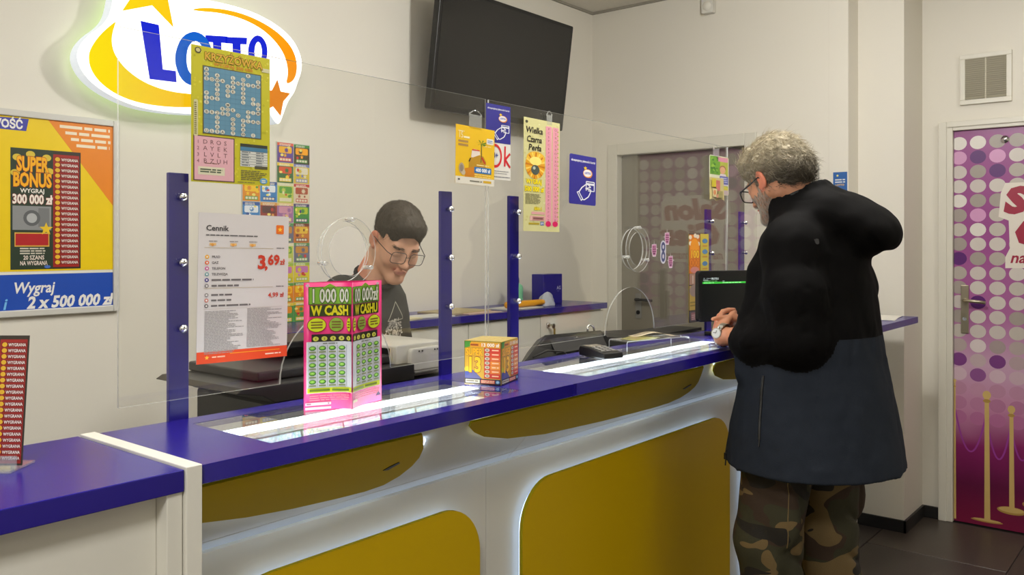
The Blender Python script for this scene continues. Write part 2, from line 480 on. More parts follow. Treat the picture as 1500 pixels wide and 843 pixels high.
# white backing shape round the words
s.poly([(.205, .45), (.215, .33), (.235, .28), (.66, .28), (.69, .32), (.69, .45), (.70, .60), (.73, .64), (.73, .70), (.235, .71), (.235, .655), (.255, .61), (.25, .47)], WH, 3)
door_part(s.build('poster_lettering', None))
s = Sheet(DW, DH, DW, DH)
GOLD, GOLD2, VIO = (206, 176, 108), (176, 140, 70), (150, 60, 150)
for k, (u, top, bot, wd) in enumerate(((.004, 1.30, 2.02, .012), (.152, 1.36, 2.005, .032), (.262, 1.42, 1.93, .028), (.357, 1.46, 1.885, .021), (.44, 1.49, 1.85, .017), (.515, 1.52, 1.82, .014))):
    s.poly([(u - wd*.35, bot), (u + wd*.5, bot), (u + wd*.3, top), (u - wd*.3, top)], GOLD, 4)
    s.circ(u, top, wd*.6, wd*.7, GOLD, 5); s.circ(u, top + .03, wd*.55, wd*.3, GOLD2, 5)
    if k: s.circ(u, min(bot, 2.003), wd*2.3, .02 if k > 1 else .008, GOLD2, 3); s.circ(u, min(bot, 2.003) - .004, wd*2.0, .014 if k > 1 else .006, GOLD, 3.5)
for u0, u1, v0, sag in ((.004, .152, 1.44, .22), (.152, .262, 1.48, .2), (.262, .357, 1.52, .15), (.357, .44, 1.54, .12), (.44, .515, 1.56, .1)):
    s.line([(u0 + (u1-u0)*i/14, v0 + sag*(1-(2*i/14-1)**2)) for i in range(15)], .008, VIO, 3)
door_part(s.build('printed_stanchions', None))
m = MB().box(4.911, 4.9175, .985, 1.022, .985, 1.235)
hd = m.build('handle_plate', BRASS, d2, bevel=.003)
m = MB().cyl((4.912, 1.004, 1.157), (4.872, 1.004, 1.157), .011).tube([(4.876, 1.004, 1.157), (4.868, .99, 1.158), (4.868, .95, 1.155), (4.872, .90, 1.150)], .0085)
m.build('door_handle', BRASS, d2, smooth=True)
MB().cyl((4.912, 1.004, 1.06), (4.908, 1.004, 1.06), .010).build('keyhole', CHROME, d2, smooth=True)
m = MB().lathe([(0, -.012), (.008, -.012), (.010, -.009), (.018, -.006), (.020, -.002), (.020, 0)], (4.9172, .821, 1.976), 20, axis='x')
m.build('door_peephole', CHROME, d2, smooth=True)

# ---------------- ventilation grille over the door
vt = thing('ventilation_grille', 'white louvred ventilation grille on the wall above the poster door', 'vent', (4.91, .905, 2.17))
m = MB().box(4.895, 4.91, .788, 1.023, 2.166, 2.19).box(4.895, 4.91, .788, 1.023, 2.40, 2.424).box(4.895, 4.91, .788, .812, 2.19, 2.40).box(4.895, 4.91, .999, 1.023, 2.19, 2.40)
m.build('grille_frame', FRAMEW, vt, bevel=.002)
MB().box(4.908, 4.9098, .812, .999, 2.19, 2.40).build('duct_mesh', GREYP, vt)
SL = pm('grille_slat', (196, 190, 170), 0.5)
z = 2.193
def slat_poly(z): return [(4.8960, z + .0086), (4.8970, z + .0098), (4.9065, z + .0012), (4.9055, z)]
m = MB(); pz = slat_poly(z)
v = [(x, yy, zz) for yy in (.812, .999) for x, zz in pz]
sl0 = m.add(v, [(3, 2, 1, 0), (4, 5, 6, 7)] + [(i, (i+1) % 4, 4 + (i+1) % 4, 4 + i) for i in range(4)]).build('slat', SL, vt)
for i in range(1, 20):
    o = sl0.copy(); C.objects.link(o); o.parent = vt; o.location = sl0.location + Vector((0, 0, i*.0104))
MB().box(4.8975, 4.901, .902, .908, 2.19, 2.40).build('mullion', SL, vt)

# ---------------- motion detector high on the end wall
md = thing('motion_detector', 'small cream motion detector high on the end wall near ceiling', 'detector', (4.42, 2.19, 2.72))
MB().prism(rrect(2.155, 2.225, 2.735, 2.86, .012, 4), 4.375, 4.42, 'x').build('housing', WHITEP, md, bevel=.004)
MB().lathe([(0, -.012), (.018, -.009), (.026, -.002), (.028, .004)], (4.376, 2.19, 2.775), 20, axis='x').build('lens', PAPER, md, smooth=True)

# ---------------- ceiling light panels (outside the picture, they light the shop)
PANEL = emit('light_panel_diffuser', (255, 244, 226), 0.6)
for i, (x, y, wt, where) in enumerate(LAMPS):
    p = thing('ceiling_light', 'square flush ceiling light panel ' + where, 'light', (x, y, CEIL), 'ceiling light panels out of view')
    MB().box(x-.31, x+.31, y-.31, y-.285, CEIL-.02, CEIL).box(x-.31, x+.31, y+.285, y+.31, CEIL-.02, CEIL).box(x-.31, x-.285, y-.285, y+.285, CEIL-.02, CEIL).box(x+.285, x+.31, y-.285, y+.285, CEIL-.02, CEIL).build('frame', WHITEP, p)
    MB().box(x-.285, x+.285, y-.285, y+.285, CEIL-.010, CEIL-.004).build('diffuser', PANEL, p)
    l = bpy.data.lights.new('ceiling_lamp', 'AREA'); l.shape = 'SQUARE'; l.size = .56; l.energy = wt; l.color = LAMP_TINT
    lo = bpy.data.objects.new('ceiling_lamp', l); C.objects.link(lo); lo.parent = p; lo.location = (0, 0, -.025)

gx, gy, gz, gs = FILL_GLOBE
pl = thing('added_fill_lamp', 'round glowing globe added out of view to brighten the end wall', 'lamp', (gx, gy, CEIL))
MB().lathe([(0, -.1)] + [(.1*math.sin(PI*i/14), -.1*math.cos(PI*i/14)) for i in range(1, 14)] + [(0, .1)], (gx, gy, gz), 28).build('globe', emit('fill_globe_glow', (255, 253, 249), gs), pl, smooth=True)
MB().cyl((gx, gy, gz + .1), (gx, gy, CEIL - .03), .006).lathe([(0, -.03), (.05, -.028), (.055, 0)], (gx, gy, CEIL), 20).build('stem', WHITEP, pl, smooth=True)

# ================================================================== THE COUNTER
ct = thing('service_counter', 'long service counter with blue worktop, yellow lit panels and lit glass displays', 'counter', (2.5, 1.4, 0))
ZT = 1.10; TH = .030
X0, XS, X1, X2 = .727, 1.752, 3.42, 4.40
IN = [(.887, 1.585), (1.862, 2.88)]; IY0, IY1 = 1.273, 1.527
def worktop(x0, x1, hole, y0=1.230):
    m = MB()
    if hole:
        h0, h1 = hole
        m.box(x0, h0, y0, 1.582, ZT-TH, ZT).box(h1, x1, y0, 1.582, ZT-TH, ZT).box(h0, h1, y0, IY0, ZT-TH, ZT).box(h0, h1, IY1, 1.582, ZT-TH, ZT)
    else: m.box(x0, x1, y0, 1.582, ZT-TH, ZT)
    return m
def slab(name, x0, x1, hole):
    lp = [[(x0, 1.230), (x1, 1.230), (x1, 1.582), (x0, 1.582)]]
    if hole: lp.append([(hole[0], IY0), (hole[1], IY0), (hole[1], IY1), (hole[0], IY1)])
    o = flat_with_holes(name, lp, TH, BLUE, ct); o.location = Vector((0, 0, ZT - TH/2)) - wloc(ct)
    return o
slab('worktop', X0, XS - .0006, IN[0]); slab('worktop', XS + .0006, X1, IN[1])
MB().box(X1 + .001, X2, 1.10, 1.582, ZT-TH, ZT).build('worktop', BLUE, ct, bevel=.0015)
TRAYB = pm('tray_back_panel', (150, 150, 146), 0.5)
TRAYF = pm('tray_floor', (214, 216, 214), 0.5)
for k, (a, b) in enumerate(IN):
    MB().box(a + .0008, b - .0008, IY0 + .0008, IY1 - .0008, ZT - .006, ZT - .0004).build('glass_top', BOXGL, ct)
    d = lambda q: ZT - q
    m = MB()
    fl_ = [(IY0 - .004, 1.0695), (1.360, 1.016), (IY1 + .004, 1.016), (IY1 + .004, 1.0695)]
    fi_ = [(IY1, 1.0695), (IY1, 1.020), (1.361, 1.020), (IY0, 1.0695)]
    m.prism(fl_ + fi_, a - .012, b + .012, 'x')
    m.prism(fl_, a - .012, a - .001, 'x').prism(fl_, b + .001, b + .012, 'x')
    m.build('display_tray', TRAYF, ct)
    MB().box(a + .001, b - .001, 1.466, IY1 - .001, d(.016), d(.012)).build('tray_lid', TRAYB, ct)
    MB().prism(rrect(1.408, 1.464, d(.021), d(.009), .004, 3), a + .001, b - .001, 'x').build('led_tube', LED, ct)
    MB().box(a + .001, b - .001, 1.4035, 1.4065, d(.024), d(.010)).build('led_holder', GREYP, ct)
# undercut fascia below the worktop
FP, FQ = .176, .236           # down-slope reach of the yellow panels, and the joint below them
PB = [(1.395, .004), (1.403, .022), (1.44, .05), (1.50, .083), (1.62, .124), (1.80, .156), (2.10, .177), (2.40, .187), (2.50, .184), (2.56, .171), (2.590, .148), (2.598, .122), (2.585, .095), (2.55, .055), (2.50, .004)]
PA = [(X0 + .002, .004), (X0 + .002, .105), (.80, .126), (.90, .152), (1.01, .170), (1.12, .181), (1.20, .186), (1.250, .181), (1.283, .160), (1.300, .130), (1.302, .100), (1.290, .065), (1.265, .028), (1.245, .004)]
PANELS_F = [PA, PB, [(x + 1.192, q) for x, q in PB]]
FY0, FK = 1.270, (1.07 - .858)/(1.475 - 1.27)
FN = Vector((0, -FK, -1)).normalized(); FS = Vector((0, 1, -FK)).normalized()      # outward, and down the slope
def fpt(q, off=0.0):
    p = Vector((0, FY0, 1.069)) + FS*q + FN*off
    return (p.y, p.z)
def fboard(x0, x1, q0, q1, mat, name):
    return MB().prism([fpt(q0), fpt(q1), fpt(q1, -.006), fpt(q0, -.006)], x0, x1, 'x').build(name, mat, ct, bevel=.0008)
for a, b in ((X0, XS - .0008), (XS + .0008, X1 + .02)):
    fboard(a, b, .002, FQ, WHITE, 'fascia_board')
    fboard(a, b, FQ + .0015, .296, WHITE, 'fascia_skirt')
fboard(X1 + .0215, X2, .002, .296, WHITE, 'fascia_board')
def fascia_xf(off): # local x = X, local y = up the slope (towards the worktop), local z = outward
    o = Vector((0, FY0, 1.069)) + FN*off
    return Matrix(((1, 0, 0, o.x), (0, -FS.y, FN.y, o.y), (0, -FS.z, FN.z, o.z), (0, 0, 0, 1)))
for k, pl in enumerate(PANELS_F):
    MB().prism([(x, -q) for x, q in pl], 0, .005, 'z', 0, 1).build('fascia_panel', [YELLOWG, YELLOWE], ct, xf=fascia_xf(.011))
    # LED strip hidden behind its lower edge
    cx = sum(x for x, q in pl)/len(pl)
    pth = [(x + (.012 if x < cx - .3 else -.018 if x > cx + .35 else 0), -(q - .016)) for x, q in pl if q > .03]
    MB().tube([(x, y, .005) for x, y in pth], .0026, 6).build('led_strip', LEDF, ct, xf=fascia_xf(0))
    x1 = max(x for x, q in pl)
    if k < 2:
        mk = [(x1 - .098, -.112), (x1 - .081, -.116), (x1 - .058, -.100), (x1 - .064, -.094), (x1 - .085, -.103)]
        MB().prism(mk, .0, .0012, 'z').build('panel_mark', BLACKP, ct, xf=fascia_xf(.0162))
# lower front with glowing slot above it
YL = 1.42
MB().tube([(X0 + .01, YL + .026, .868), (X2 - .01, YL + .026, .868)], .0035, 6).build('led_strip', LEDL, ct)
for a, b in ((X0, 1.625), (1.627, 3.02), (3.022, X2)):
    MB().box(a, b, YL, YL + .016, .05, .885).build('front_board', WHITE, ct, bevel=.001)
MB().box(X0, X2, YL + .05, YL + .07, .0, .05).build('plinth', BLACKP, ct)
for a, b in ((X0 + .12, 1.565), (1.73, 2.955), (3.10, 4.33)):
    q = rrect(a, b, .10, .823, .125, 10)
    MB().prism(q, YL - .034, YL - .024, 'y', 0, 1).build('front_panel', [YELLOW, YELLOWE], ct)
    MB().prism(rrect(a + .001, b - .001, .101, .822, .124, 10), YL - .0239, YL - .0230, 'y').build('added_reflector', WHITE, ct)  # white sheet added behind the yellow so the strip's glow reflects white
    rr = rrect(a + .018, b - .018, .118, .805, .109, 10)
    MB().tube([(x, YL - .011, z) for x, z in rr], .003, 6, closed=True).build('led_strip', LEDS, ct)
MB().box(.700, .7265, 1.222, 1.584, 0, ZT + .004).build('end_panel', WHITE, ct, bevel=.0015)
MB().box(X0, X2, 1.566, 1.582, .0, ZT - TH - .001).build('back_board', WHITE, ct)
MB().box(X2 - .02, X2, 1.476, 1.566, 0, ZT - TH - .001).build('side_board', WHITE, ct)

# left-hand counter
lc = thing('side_counter', 'lower left counter with blue top and plain white recessed front', 'counter', (.0, 1.4, 0))
MB().box(-.95, .6985, 1.226, 1.588, ZT - .034, ZT).build('worktop', BLUE, lc, bevel=.0015)
MB().box(-.95, .6725, 1.262, 1.278, .05, ZT - .0345).build('front_board', WHITE, lc, bevel=.001)
MB().box(.673, .698, 1.231, 1.580, 0, ZT - .0345).build('side_panel', WHITE, lc, bevel=.001)
MB().box(-.95, .62, 1.34, 1.36, 0, .05).build('plinth', BLACKP, lc)
MB().box(-.95, .672, 1.566, 1.582, 0, ZT - .0345).build('back_board', WHITE, lc)

# ================================================================== GLASS BARRIER
SPACER = clear('clear_spacer', (.9, .9, .88), f0=.25, diff=.25)
YG = 1.573                        # front face of the panes
def pane(name, label, x0, x1, cx, z0, z1):
    out = [(x0, z0)]
    out += [(cx - .162, z0)] + [(cx - .162*math.cos(PI*i/24), z0 + .155*math.sin(PI*i/24)) for i in range(1, 24)] + [(cx + .162, z0)]
    out += [(x1, z0), (x1, z1), (x0, z1)]
    hole = [(cx + .012 + .071*math.cos(2*PI*i/36), 1.43 + .071*math.sin(2*PI*i/36)) for i in range(36)]
    th = .005
    r = thing(name, label, 'glass panel', (cx, YG, z0), 'clear barrier panes')
    g = flat_with_holes('pane', [out, hole], th, [GLASS, GLASSE], r)
    g.rotation_euler = FACE_S; g.location = Vector((0, YG + th/2, 0)) - wloc(r)
    # speaking ring held in front of the hole on three clips
    hx = cx + .012
    ci = lambda q: [(hx + q*math.cos(2*PI*i/48), 1.43 + q*math.sin(2*PI*i/48)) for i in range(48)]
    g = flat_with_holes('speaking_ring', [ci(.080), ci(.058)], .003, [GLASS, GLASSE], r)
    g.rotation_euler = FACE_S; g.location = Vector((0, YG - .021, 0)) - wloc(r)
    for a in (1.45, 3.5, 5.75):
        x, z = hx + .075*math.cos(a), 1.43 + .075*math.sin(a)
        MB().cyl((x, YG - .027, z), (x, YG, z), .0048, n=12).build('spacer', SPACER, r, smooth=True)
    return r
PANES = [pane('glass_pane', 'clear barrier pane nearest left with arched opening behind the pink leaflet', .765, 1.801, 1.283, 1.142, 1.852),
         pane('glass_pane', 'clear barrier pane in the middle with arched opening beside the card terminal', 1.813, 3.322, 2.568, 1.142, 1.852),
         pane('glass_pane', 'clear barrier pane at far right behind the customer in dark jacket', 3.334, 4.40, 3.867, 1.142, 1.852)]
PN = ['dark blue upright post left of the price list', 'dark blue upright post right of the clerk', 'dark blue upright post behind the yellow game box',
      'dark blue upright post left of the far pane joint', 'dark blue upright post right of the far pane joint']
for i, (x, lab) in enumerate(zip((.891, 1.654, 1.939, 3.183, 3.50), PN)):
    r = thing('barrier_post', lab, 'post', (x, 1.589, ZT), 'blue barrier posts')
    MB().box(x - .021, x + .021, 1.5835, 1.5945, .80, 1.588).build('bar', BLUEP, r, bevel=.0015)
    for z in (1.54, 1.411, 1.281):
        MB().cyl((x, YG - .0065, z), (x, 1.5834, z), .0045, n=12).lathe([(0, -.0125), (.006, -.0105), (.0085, -.0065), (.0085, -.0025), (0, -.0024)], (x - .0, YG - .001, z), 14, axis='y').build('bolt', CHROME, PANES[(0, 0, 1, 1, 2)[i]], smooth=True)
# ================================================================== ON THE BACK WALL
# ---------------- lit sign
SIGN = {
 'outer':[(1.263,2.054),(1.27,2.096),(1.3,2.139),(1.341,2.174),(1.367,2.209),(1.379,2.25),(1.387,2.298),(1.422,2.329),(1.458,2.393),(1.507,2.461),(1.548,2.423),(1.574,2.377),(1.626,2.377),(1.639,2.347),(1.725,2.351),(1.829,2.355),(1.938,2.348),(2.043,2.32),(2.119,2.275),(2.158,2.213),(2.16,2.157),(2.136,2.1),(2.124,2.064),(2.091,2.023),(2.07,1.97),(2.048,1.918),(2.016,1.946),(2.0,1.98),(1.898,1.957),(1.781,1.934),(1.67,1.921),(1.565,1.917),(1.466,1.922),(1.387,1.944),(1.326,1.973),(1.285,2.009)],
 'swoosh':[(1.394,2.206),(1.341,2.151),(1.307,2.095),(1.302,2.06),(1.311,2.024),(1.341,1.987),(1.394,1.956),(1.466,1.938),(1.565,1.935),(1.67,1.946),(1.781,1.965),(1.878,1.991),(1.878,2.007),(1.781,2.001),(1.67,1.994),(1.583,1.992),(1.498,2.008),(1.434,2.041),(1.394,2.081),(1.379,2.119),(1.38,2.158),(1.391,2.195)],
 'arc':[(1.666,2.302),(1.725,2.322),(1.819,2.334),(1.918,2.329),(2.021,2.302),(2.097,2.257),(2.13,2.208),(2.136,2.153),(2.119,2.109),(2.08,2.088),(2.095,2.138),(2.08,2.2),(2.037,2.251),(1.969,2.292),(1.878,2.314),(1.781,2.315),(1.707,2.304)],
 'star':[(1.415,2.244),(1.454,2.309),(1.422,2.357),(1.486,2.372),(1.519,2.436),(1.544,2.382),(1.608,2.385),(1.578,2.329),(1.601,2.224),(1.522,2.286)],
 'star2':[(2.041,2.102),(2.056,2.057),(2.102,2.056),(2.069,2.019),(2.056,1.959),(2.021,1.993),(1.985,1.973),(2.0,2.025),(1.979,2.049),(2.016,2.056)],
 'L':[(1.48,2.223),(1.546,2.222),(1.561,2.067),(1.61,2.069),(1.613,2.029),(1.513,2.026)],
 'T':[(1.727,2.22),(1.817,2.232),(1.817,2.207),(1.792,2.204),(1.796,2.075),(1.762,2.074),(1.758,2.199),(1.729,2.196)],
 'T2':[(1.81,2.229),(1.903,2.243),(1.901,2.217),(1.874,2.213),(1.878,2.113),(1.843,2.109),(1.84,2.209),(1.81,2.205)],
 'O':[(1.756,2.138),(1.755,2.115),(1.749,2.093),(1.74,2.073),(1.728,2.056),(1.713,2.042),(1.698,2.032),(1.681,2.027),(1.665,2.027),(1.649,2.032),(1.635,2.042),(1.624,2.056),(1.616,2.073),(1.61,2.092),(1.608,2.113),(1.61,2.135),(1.616,2.156),(1.624,2.176),(1.635,2.194),(1.649,2.208),(1.665,2.218),(1.681,2.224),(1.698,2.224),(1.713,2.22),(1.728,2.211),(1.74,2.197),(1.749,2.18),(1.755,2.16)],
 'Oi':[(1.723,2.132),(1.722,2.118),(1.719,2.103),(1.715,2.09),(1.709,2.079),(1.702,2.07),(1.695,2.064),(1.687,2.061),(1.678,2.062),(1.671,2.065),(1.664,2.072),(1.658,2.081),(1.654,2.093),(1.652,2.106),(1.651,2.12),(1.652,2.135),(1.654,2.149),(1.658,2.162),(1.664,2.173),(1.671,2.182),(1.678,2.188),(1.687,2.191),(1.695,2.191),(1.702,2.188),(1.709,2.181),(1.715,2.172),(1.719,2.16),(1.722,2.147)],
 'O2':[(1.994,2.205),(1.993,2.19),(1.99,2.176),(1.984,2.163),(1.977,2.152),(1.969,2.143),(1.96,2.136),(1.95,2.133),(1.941,2.133),(1.932,2.137),(1.924,2.143),(1.917,2.152),(1.912,2.163),(1.909,2.176),(1.908,2.19),(1.909,2.204),(1.912,2.218),(1.917,2.231),(1.924,2.242),(1.932,2.251),(1.941,2.258),(1.95,2.261),(1.96,2.261),(1.969,2.258),(1.977,2.252),(1.984,2.243),(1.99,2.232),(1.993,2.219)],
 'O2i':[(1.97,2.199),(1.97,2.19),(1.968,2.181),(1.966,2.173),(1.963,2.166),(1.96,2.16),(1.956,2.157),(1.953,2.155),(1.949,2.155),(1.945,2.158),(1.942,2.162),(1.939,2.168),(1.937,2.175),(1.936,2.184),(1.935,2.193),(1.936,2.202),(1.937,2.211),(1.939,2.219),(1.942,2.226),(1.945,2.231),(1.949,2.235),(1.953,2.237),(1.956,2.236),(1.96,2.234),(1.963,2.23),(1.966,2.224),(1.968,2.216),(1.97,2.208)],
}
def soften(pl, n=2):      # rounds a drawn outline
    for _ in range(n):
        q = []
        for i in range(len(pl)):
            (x0, y0), (x1, y1) = pl[i], pl[(i+1) % len(pl)]
            q += [(x0*.75 + x1*.25, y0*.75 + y1*.25), (x0*.25 + x1*.75, y0*.25 + y1*.75)]
        pl = q
    return pl
for k in ('outer', 'swoosh', 'arc'): SIGN[k] = soften(SIGN[k])
sg = thing('lotto_sign', 'large lit white LOTTO sign with yellow swoosh and stars on the back wall', 'sign', (1.7, 2.985, 2.13))
FACEW = emit('lit_white_acrylic', (255, 255, 255), 1.02)
SIDEW = emit('lit_sign_rim', (228, 240, 255), 0.5, (230, 234, 236))
m = MB().prism(SIGN['outer'], 2.885, 2.938, 'y', 0, 1)
m.build('sign_body', [FACEW, SIDEW], sg)
cx = sum(p[0] for p in SIGN['outer'])/len(SIGN['outer']); cz = sum(p[1] for p in SIGN['outer'])/len(SIGN['outer'])
MB().prism([(cx + (x-cx)*.93, cz + (z-cz)*.9) for x, z in SIGN['outer']], 2.9385, 2.942, 'y').build('halo_light', emit('halo_led', (206, 255, 140), .55), sg)
for x, z in ((1.5, 2.1), (1.95, 2.2)): MB().cyl((x, 2.9425, z), (x, 2.985, z), .008, n=10).build('standoff', STEEL, sg)
def grad(name, x0, c0, x1, c1, st):
    m, nt, b = new_mat(name)
    tc = node(nt, 'ShaderNodeTexCoord'); sx = node(nt, 'ShaderNodeSeparateXYZ'); nt.links.new(tc.outputs['Object'], sx.inputs[0])
    mr = node(nt, 'ShaderNodeMapRange'); mr.inputs['From Min'].default_value = x0; mr.inputs['From Max'].default_value = x1
    nt.links.new(sx.outputs['X'], mr.inputs['Value'])
    mx = node(nt, 'ShaderNodeMix', data_type='RGBA'); mx.inputs['A'].default_value = rgb(c0); mx.inputs['B'].default_value = rgb(c1)
    nt.links.new(mr.outputs[0], mx.inputs['Factor'])
    b.inputs['Base Color'].default_value = (.12, .08, .0, 1); nt.links.new(mx.outputs['Result'], b.inputs['Emission Color'])
    b.inputs['Emission Strength'].default_value = st; b.inputs['Specular IOR Level'].default_value = 0.05
    return m
GR = grad('lit_swoosh', 1.3, (246, 222, 6), 2.12, (250, 138, 0), .95)
B1 = emit('lit_deep_blue', (6, 30, 216), .85, (6, 16, 70)); B2 = emit('lit_sky_blue', (0, 104, 222), .72, (0, 40, 90))
def signpart(name, key, mat, y=2.8835):
    return MB().prism(SIGN[key], y, 2.8849, 'y').build(name, mat, sg)
signpart('swoosh', 'swoosh', GR); signpart('swoosh', 'arc', GR); signpart('star', 'star', GR); signpart('star', 'star2', emit('lit_orange', (250, 142, 6), .8, (70, 40, 0)))
signpart('letter', 'L', B1)
def letter_o(a, b, mat):
    o = flat_with_holes('letter', [SIGN[a], SIGN[b]], .0016, mat, sg); o.rotation_euler = FACE_S; o.location = Vector((0, 2.884, 0)) - wloc(sg)
letter_o('O', 'Oi', B2); signpart('letter', 'T', B1); signpart('letter', 'T2', B1); letter_o('O2', 'O2i', B1)

# ---------------- scratch card print used on the wall poster and on the counter
def bonus_card(s, u, v, w, h, l=2):
    a, b_ = w/219., h/392.
    U = lambda q: u + q*a
    V = lambda q: v + q*b_
    s.rect(u, v, w, h, (52, 44, 34), l); s.rect(U(0), V(0), 130*a, 392*b_, (40, 56, 40), l+.5)
    for q in ((20, 30), (60, 18), (110, 26), (118, 70), (14, 80)): s.circ(U(q[0]), V(q[1]), 14*a, 11*b_, (216, 190, 60), l+1)
    s.text('SUPER', U(66), V(72), 44*b_, (245, 178, 20), l+3, 'x', 'c', w=96*a, out=(170, 40, 20))
    s.text('BONUS', U(66), V(122), 42*b_, (245, 178, 20), l+3, 'x', 'c', w=118*a, out=(170, 40, 20))
    s.text('WYGRAJ', U(66), V(143), 13*b_, (240, 236, 226), l+3, 'b', 'c', w=74*a)
    s.text('300 000 zł', U(66), V(178), 28*b_, (240, 232, 220), l+3, 'x', 'c', w=122*a, out=(160, 30, 30))
    s.rect(U(6), V(186), 118*a, 78*b_, (140, 142, 142), l+1); s.circ(U(64), V(225), 26*a, 26*b_, (94, 96, 98), l+1.5); s.circ(U(64), V(225), 16*a, 16*b_, (176, 178, 178), l+2); s.rect(U(84), V(192), 34*a, 62*b_, (118, 120, 120), l+1.4)
    s.star(U(108), V(260), 22*a, (236, 196, 40), l+2)
    s.rect(U(12), V(272), 106*a, 46*b_, (214, 170, 70), l+1); s.rect(U(15), V(276), 100*a, 38*b_, (176, 30, 34), l+1.5)
    s.bars(U(28), V(322), 84*a, 3, 8*b_, 4*b_, (214, 206, 190), l+1.5, 5)
    s.text('20 SZANS', U(70), V(360), 13*b_, (238, 222, 210), l+3, 'b', 'c', w=64*a); s.text('NA WYGRANĄ', U(70), V(378), 13*b_, (238, 222, 210), l+3, 'b', 'c', w=84*a)
    s.circ(U(112), V(384), 10*a, 5*b_, (70, 110, 190), l+2)
    s.rect(U(130), V(12), 84*a, 374*b_, (158, 34, 26), l+1)
    for i in range(20):
        y = V(20 + i*18)
        s.rect(U(134), y + 1*b_, 78*a, 15*b_, (128, 20, 18), l+1.4)
        s.circ(U(144), y + 8*b_, 8*a, 7*b_, (226, 180, 44), l+2); s.text('WYGRANA', U(156), y + 13*b_, 9*b_, (238, 230, 222), l+3, 'b', w=54*a)

def sheet_thing(name, label, cat, loc, rot=FACE_S, group=None):
    return thing(name, label, cat, loc, group, rot)

# ---------------- framed poster at left
pf = sheet_thing('framed_poster', 'yellow and blue lottery poster in silver snap frame on the back wall', 'poster', (.948, 2.972, 1.213))
PW, PH = .5, .666
m = MB()
for x0, x1, y0, y1 in ((0, .022, 0, PH), (PW-.022, PW, 0, PH), (.022, PW-.022, 0, .022), (.022, PW-.022, PH-.022, PH)): m.box(x0, x1, y0, y1, -.012, .006)
m.build('snap_frame', pm('silver_snap_frame', (206, 204, 196), .35, .02, 8), pf, bevel=.003, world=False)
MB().box(.02, PW-.02, .02, PH-.02, -.010, -.002).build('backing', WHITEP, pf, world=False)
s = Sheet(PW, PH, 500, 666)
s.rect(20, 20, 460, 500, (238, 204, 6), 1)
s.poly([(262, 20), (480, 300), (480, 20)], (232, 134, 24), 2)
s.rect(20, 522, 460, 8, (232, 228, 214), 2); s.rect(20, 530, 460, 118, (30, 76, 176), 2)
s.poly([(34, 30), (204, 26), (196, 66), (34, 66)], (64, 66, 160), 3); s.text('NOWOŚĆ', 44, 60, 26, (238, 236, 228), 4, 'x', w=142)
for i in range(4): s.bars(300 + 18*i, 34 + 20*i, 172 - 18*i, 1, 1, 10, (244, 226, 196), 4, 40 + i, .95)
bonus_card(s, 149, 122, 219, 392, 4)
s.text('Wygraj', 156, 590, 34, (238, 236, 230), 5, 'b', w=126, shear=.2)
s.text('2 x 500 000 zł', 198, 640, 36, (238, 236, 230), 5, 'x', w=276, shear=.2)
s.text('i', 126, 640, 34, (120, 190, 240), 5, 'b', shear=.2)
o = s.build('poster_print', pf); o.location = (0, 0, -.0018)

# ---------------- television
tv = thing('television', 'large black wall television tilted down above the clerk', 'television', (3.372, 2.8165, 2.372), None, (math.radians(7.6), 0, 0))
MB().prism(rrect(-.525, .525, -.29, .29, .008, 3), -.02, .018, 'y').build('tv_housing', BLACKP, tv, bevel=.003, world=False)
MB().box(-.40, .40, .018, .045, -.2, .2).build('back_cover', BLACKP, tv, bevel=.008, world=False)
SCR = pm('tv_screen', (24, 23, 22), .18, .05, 4)
MB().box(-.505, .505, -.0212, -.0202, -.262, .272).build('screen', SCR, tv, world=False)
MB().box(-.30, .30, .045, .07, -.1, .1).box(-.12, .12, .07, .16, -.06, .06).build('wall_bracket', DARKP, tv, world=False)
MB().box(-.02, .02, -.0218, -.0208, -.281, -.276).build('standby_mark', GREYP, tv, world=False)

# ---------------- rack of scratch cards on the wall
CARDS = [((96, 70, 150), (240, 180, 40), (220, 90, 60), 'purple and orange'), ((70, 60, 40), (250, 170, 20), (60, 140, 60), 'dark and gold'),
         ((60, 110, 60), (216, 84, 50), (240, 210, 60), 'green and red'), ((214, 190, 60), (226, 220, 196), (120, 130, 190), 'yellow with pale centre'),
         ((196, 204, 90), (90, 160, 60), (226, 222, 180), 'lime green'), ((222, 208, 178), (170, 80, 50), (196, 60, 50), 'cream and brick red'),
         ((160, 110, 160), (210, 150, 170), (230, 200, 120), 'mauve and pink'), ((60, 140, 60), (180, 200, 50), (70, 60, 120), 'bright green'),
         ((200, 120, 50), (230, 190, 60), (120, 60, 50), 'burnt orange'), ((224, 140, 30), (246, 200, 40), (90, 160, 70), 'orange and gold'),
         ((110, 110, 130), (200, 140, 60), (90, 150, 90), 'grey and orange'), ((220, 200, 40), (200, 120, 180), (160, 190, 70), 'yellow and pink'),
         ((70, 150, 70), (236, 150, 40), (240, 210, 60), 'leaf green orange'), ((60, 130, 190), (230, 236, 240), (40, 80, 150), 'blue and white'),
         ((150, 60, 50), (90, 60, 60), (220, 160, 80), 'dark red')]
ROW = ['top', 'second', 'third', 'fourth', 'fifth', 'sixth', 'seventh', 'eighth', 'bottom']
COL = ['far left', 'middle left', 'middle right', 'far right']
GRID = [[None, None, 0, 1], [None, None, 2, 3], [9, 13, 4, 5], [13, 14, 6, 7], [8, 3, 10, 8], [2, 5, 4, 10], [0, 9, 11, 11], [12, 4, 9, 9], [7, 1, 12, 12]]
R = random.Random(21)
rb = MB().box(1.944, 2.106, 2.9795, 2.9845, 1.118, 1.70).box(2.106, 2.272, 2.9795, 2.9845, 1.118, 1.870).build('card_rack', pm('clear_rack_back', (216, 214, 204), .2), None)
tagp(rb, 'pale backing rack on the wall carrying the colourful scratch cards', 'rack')
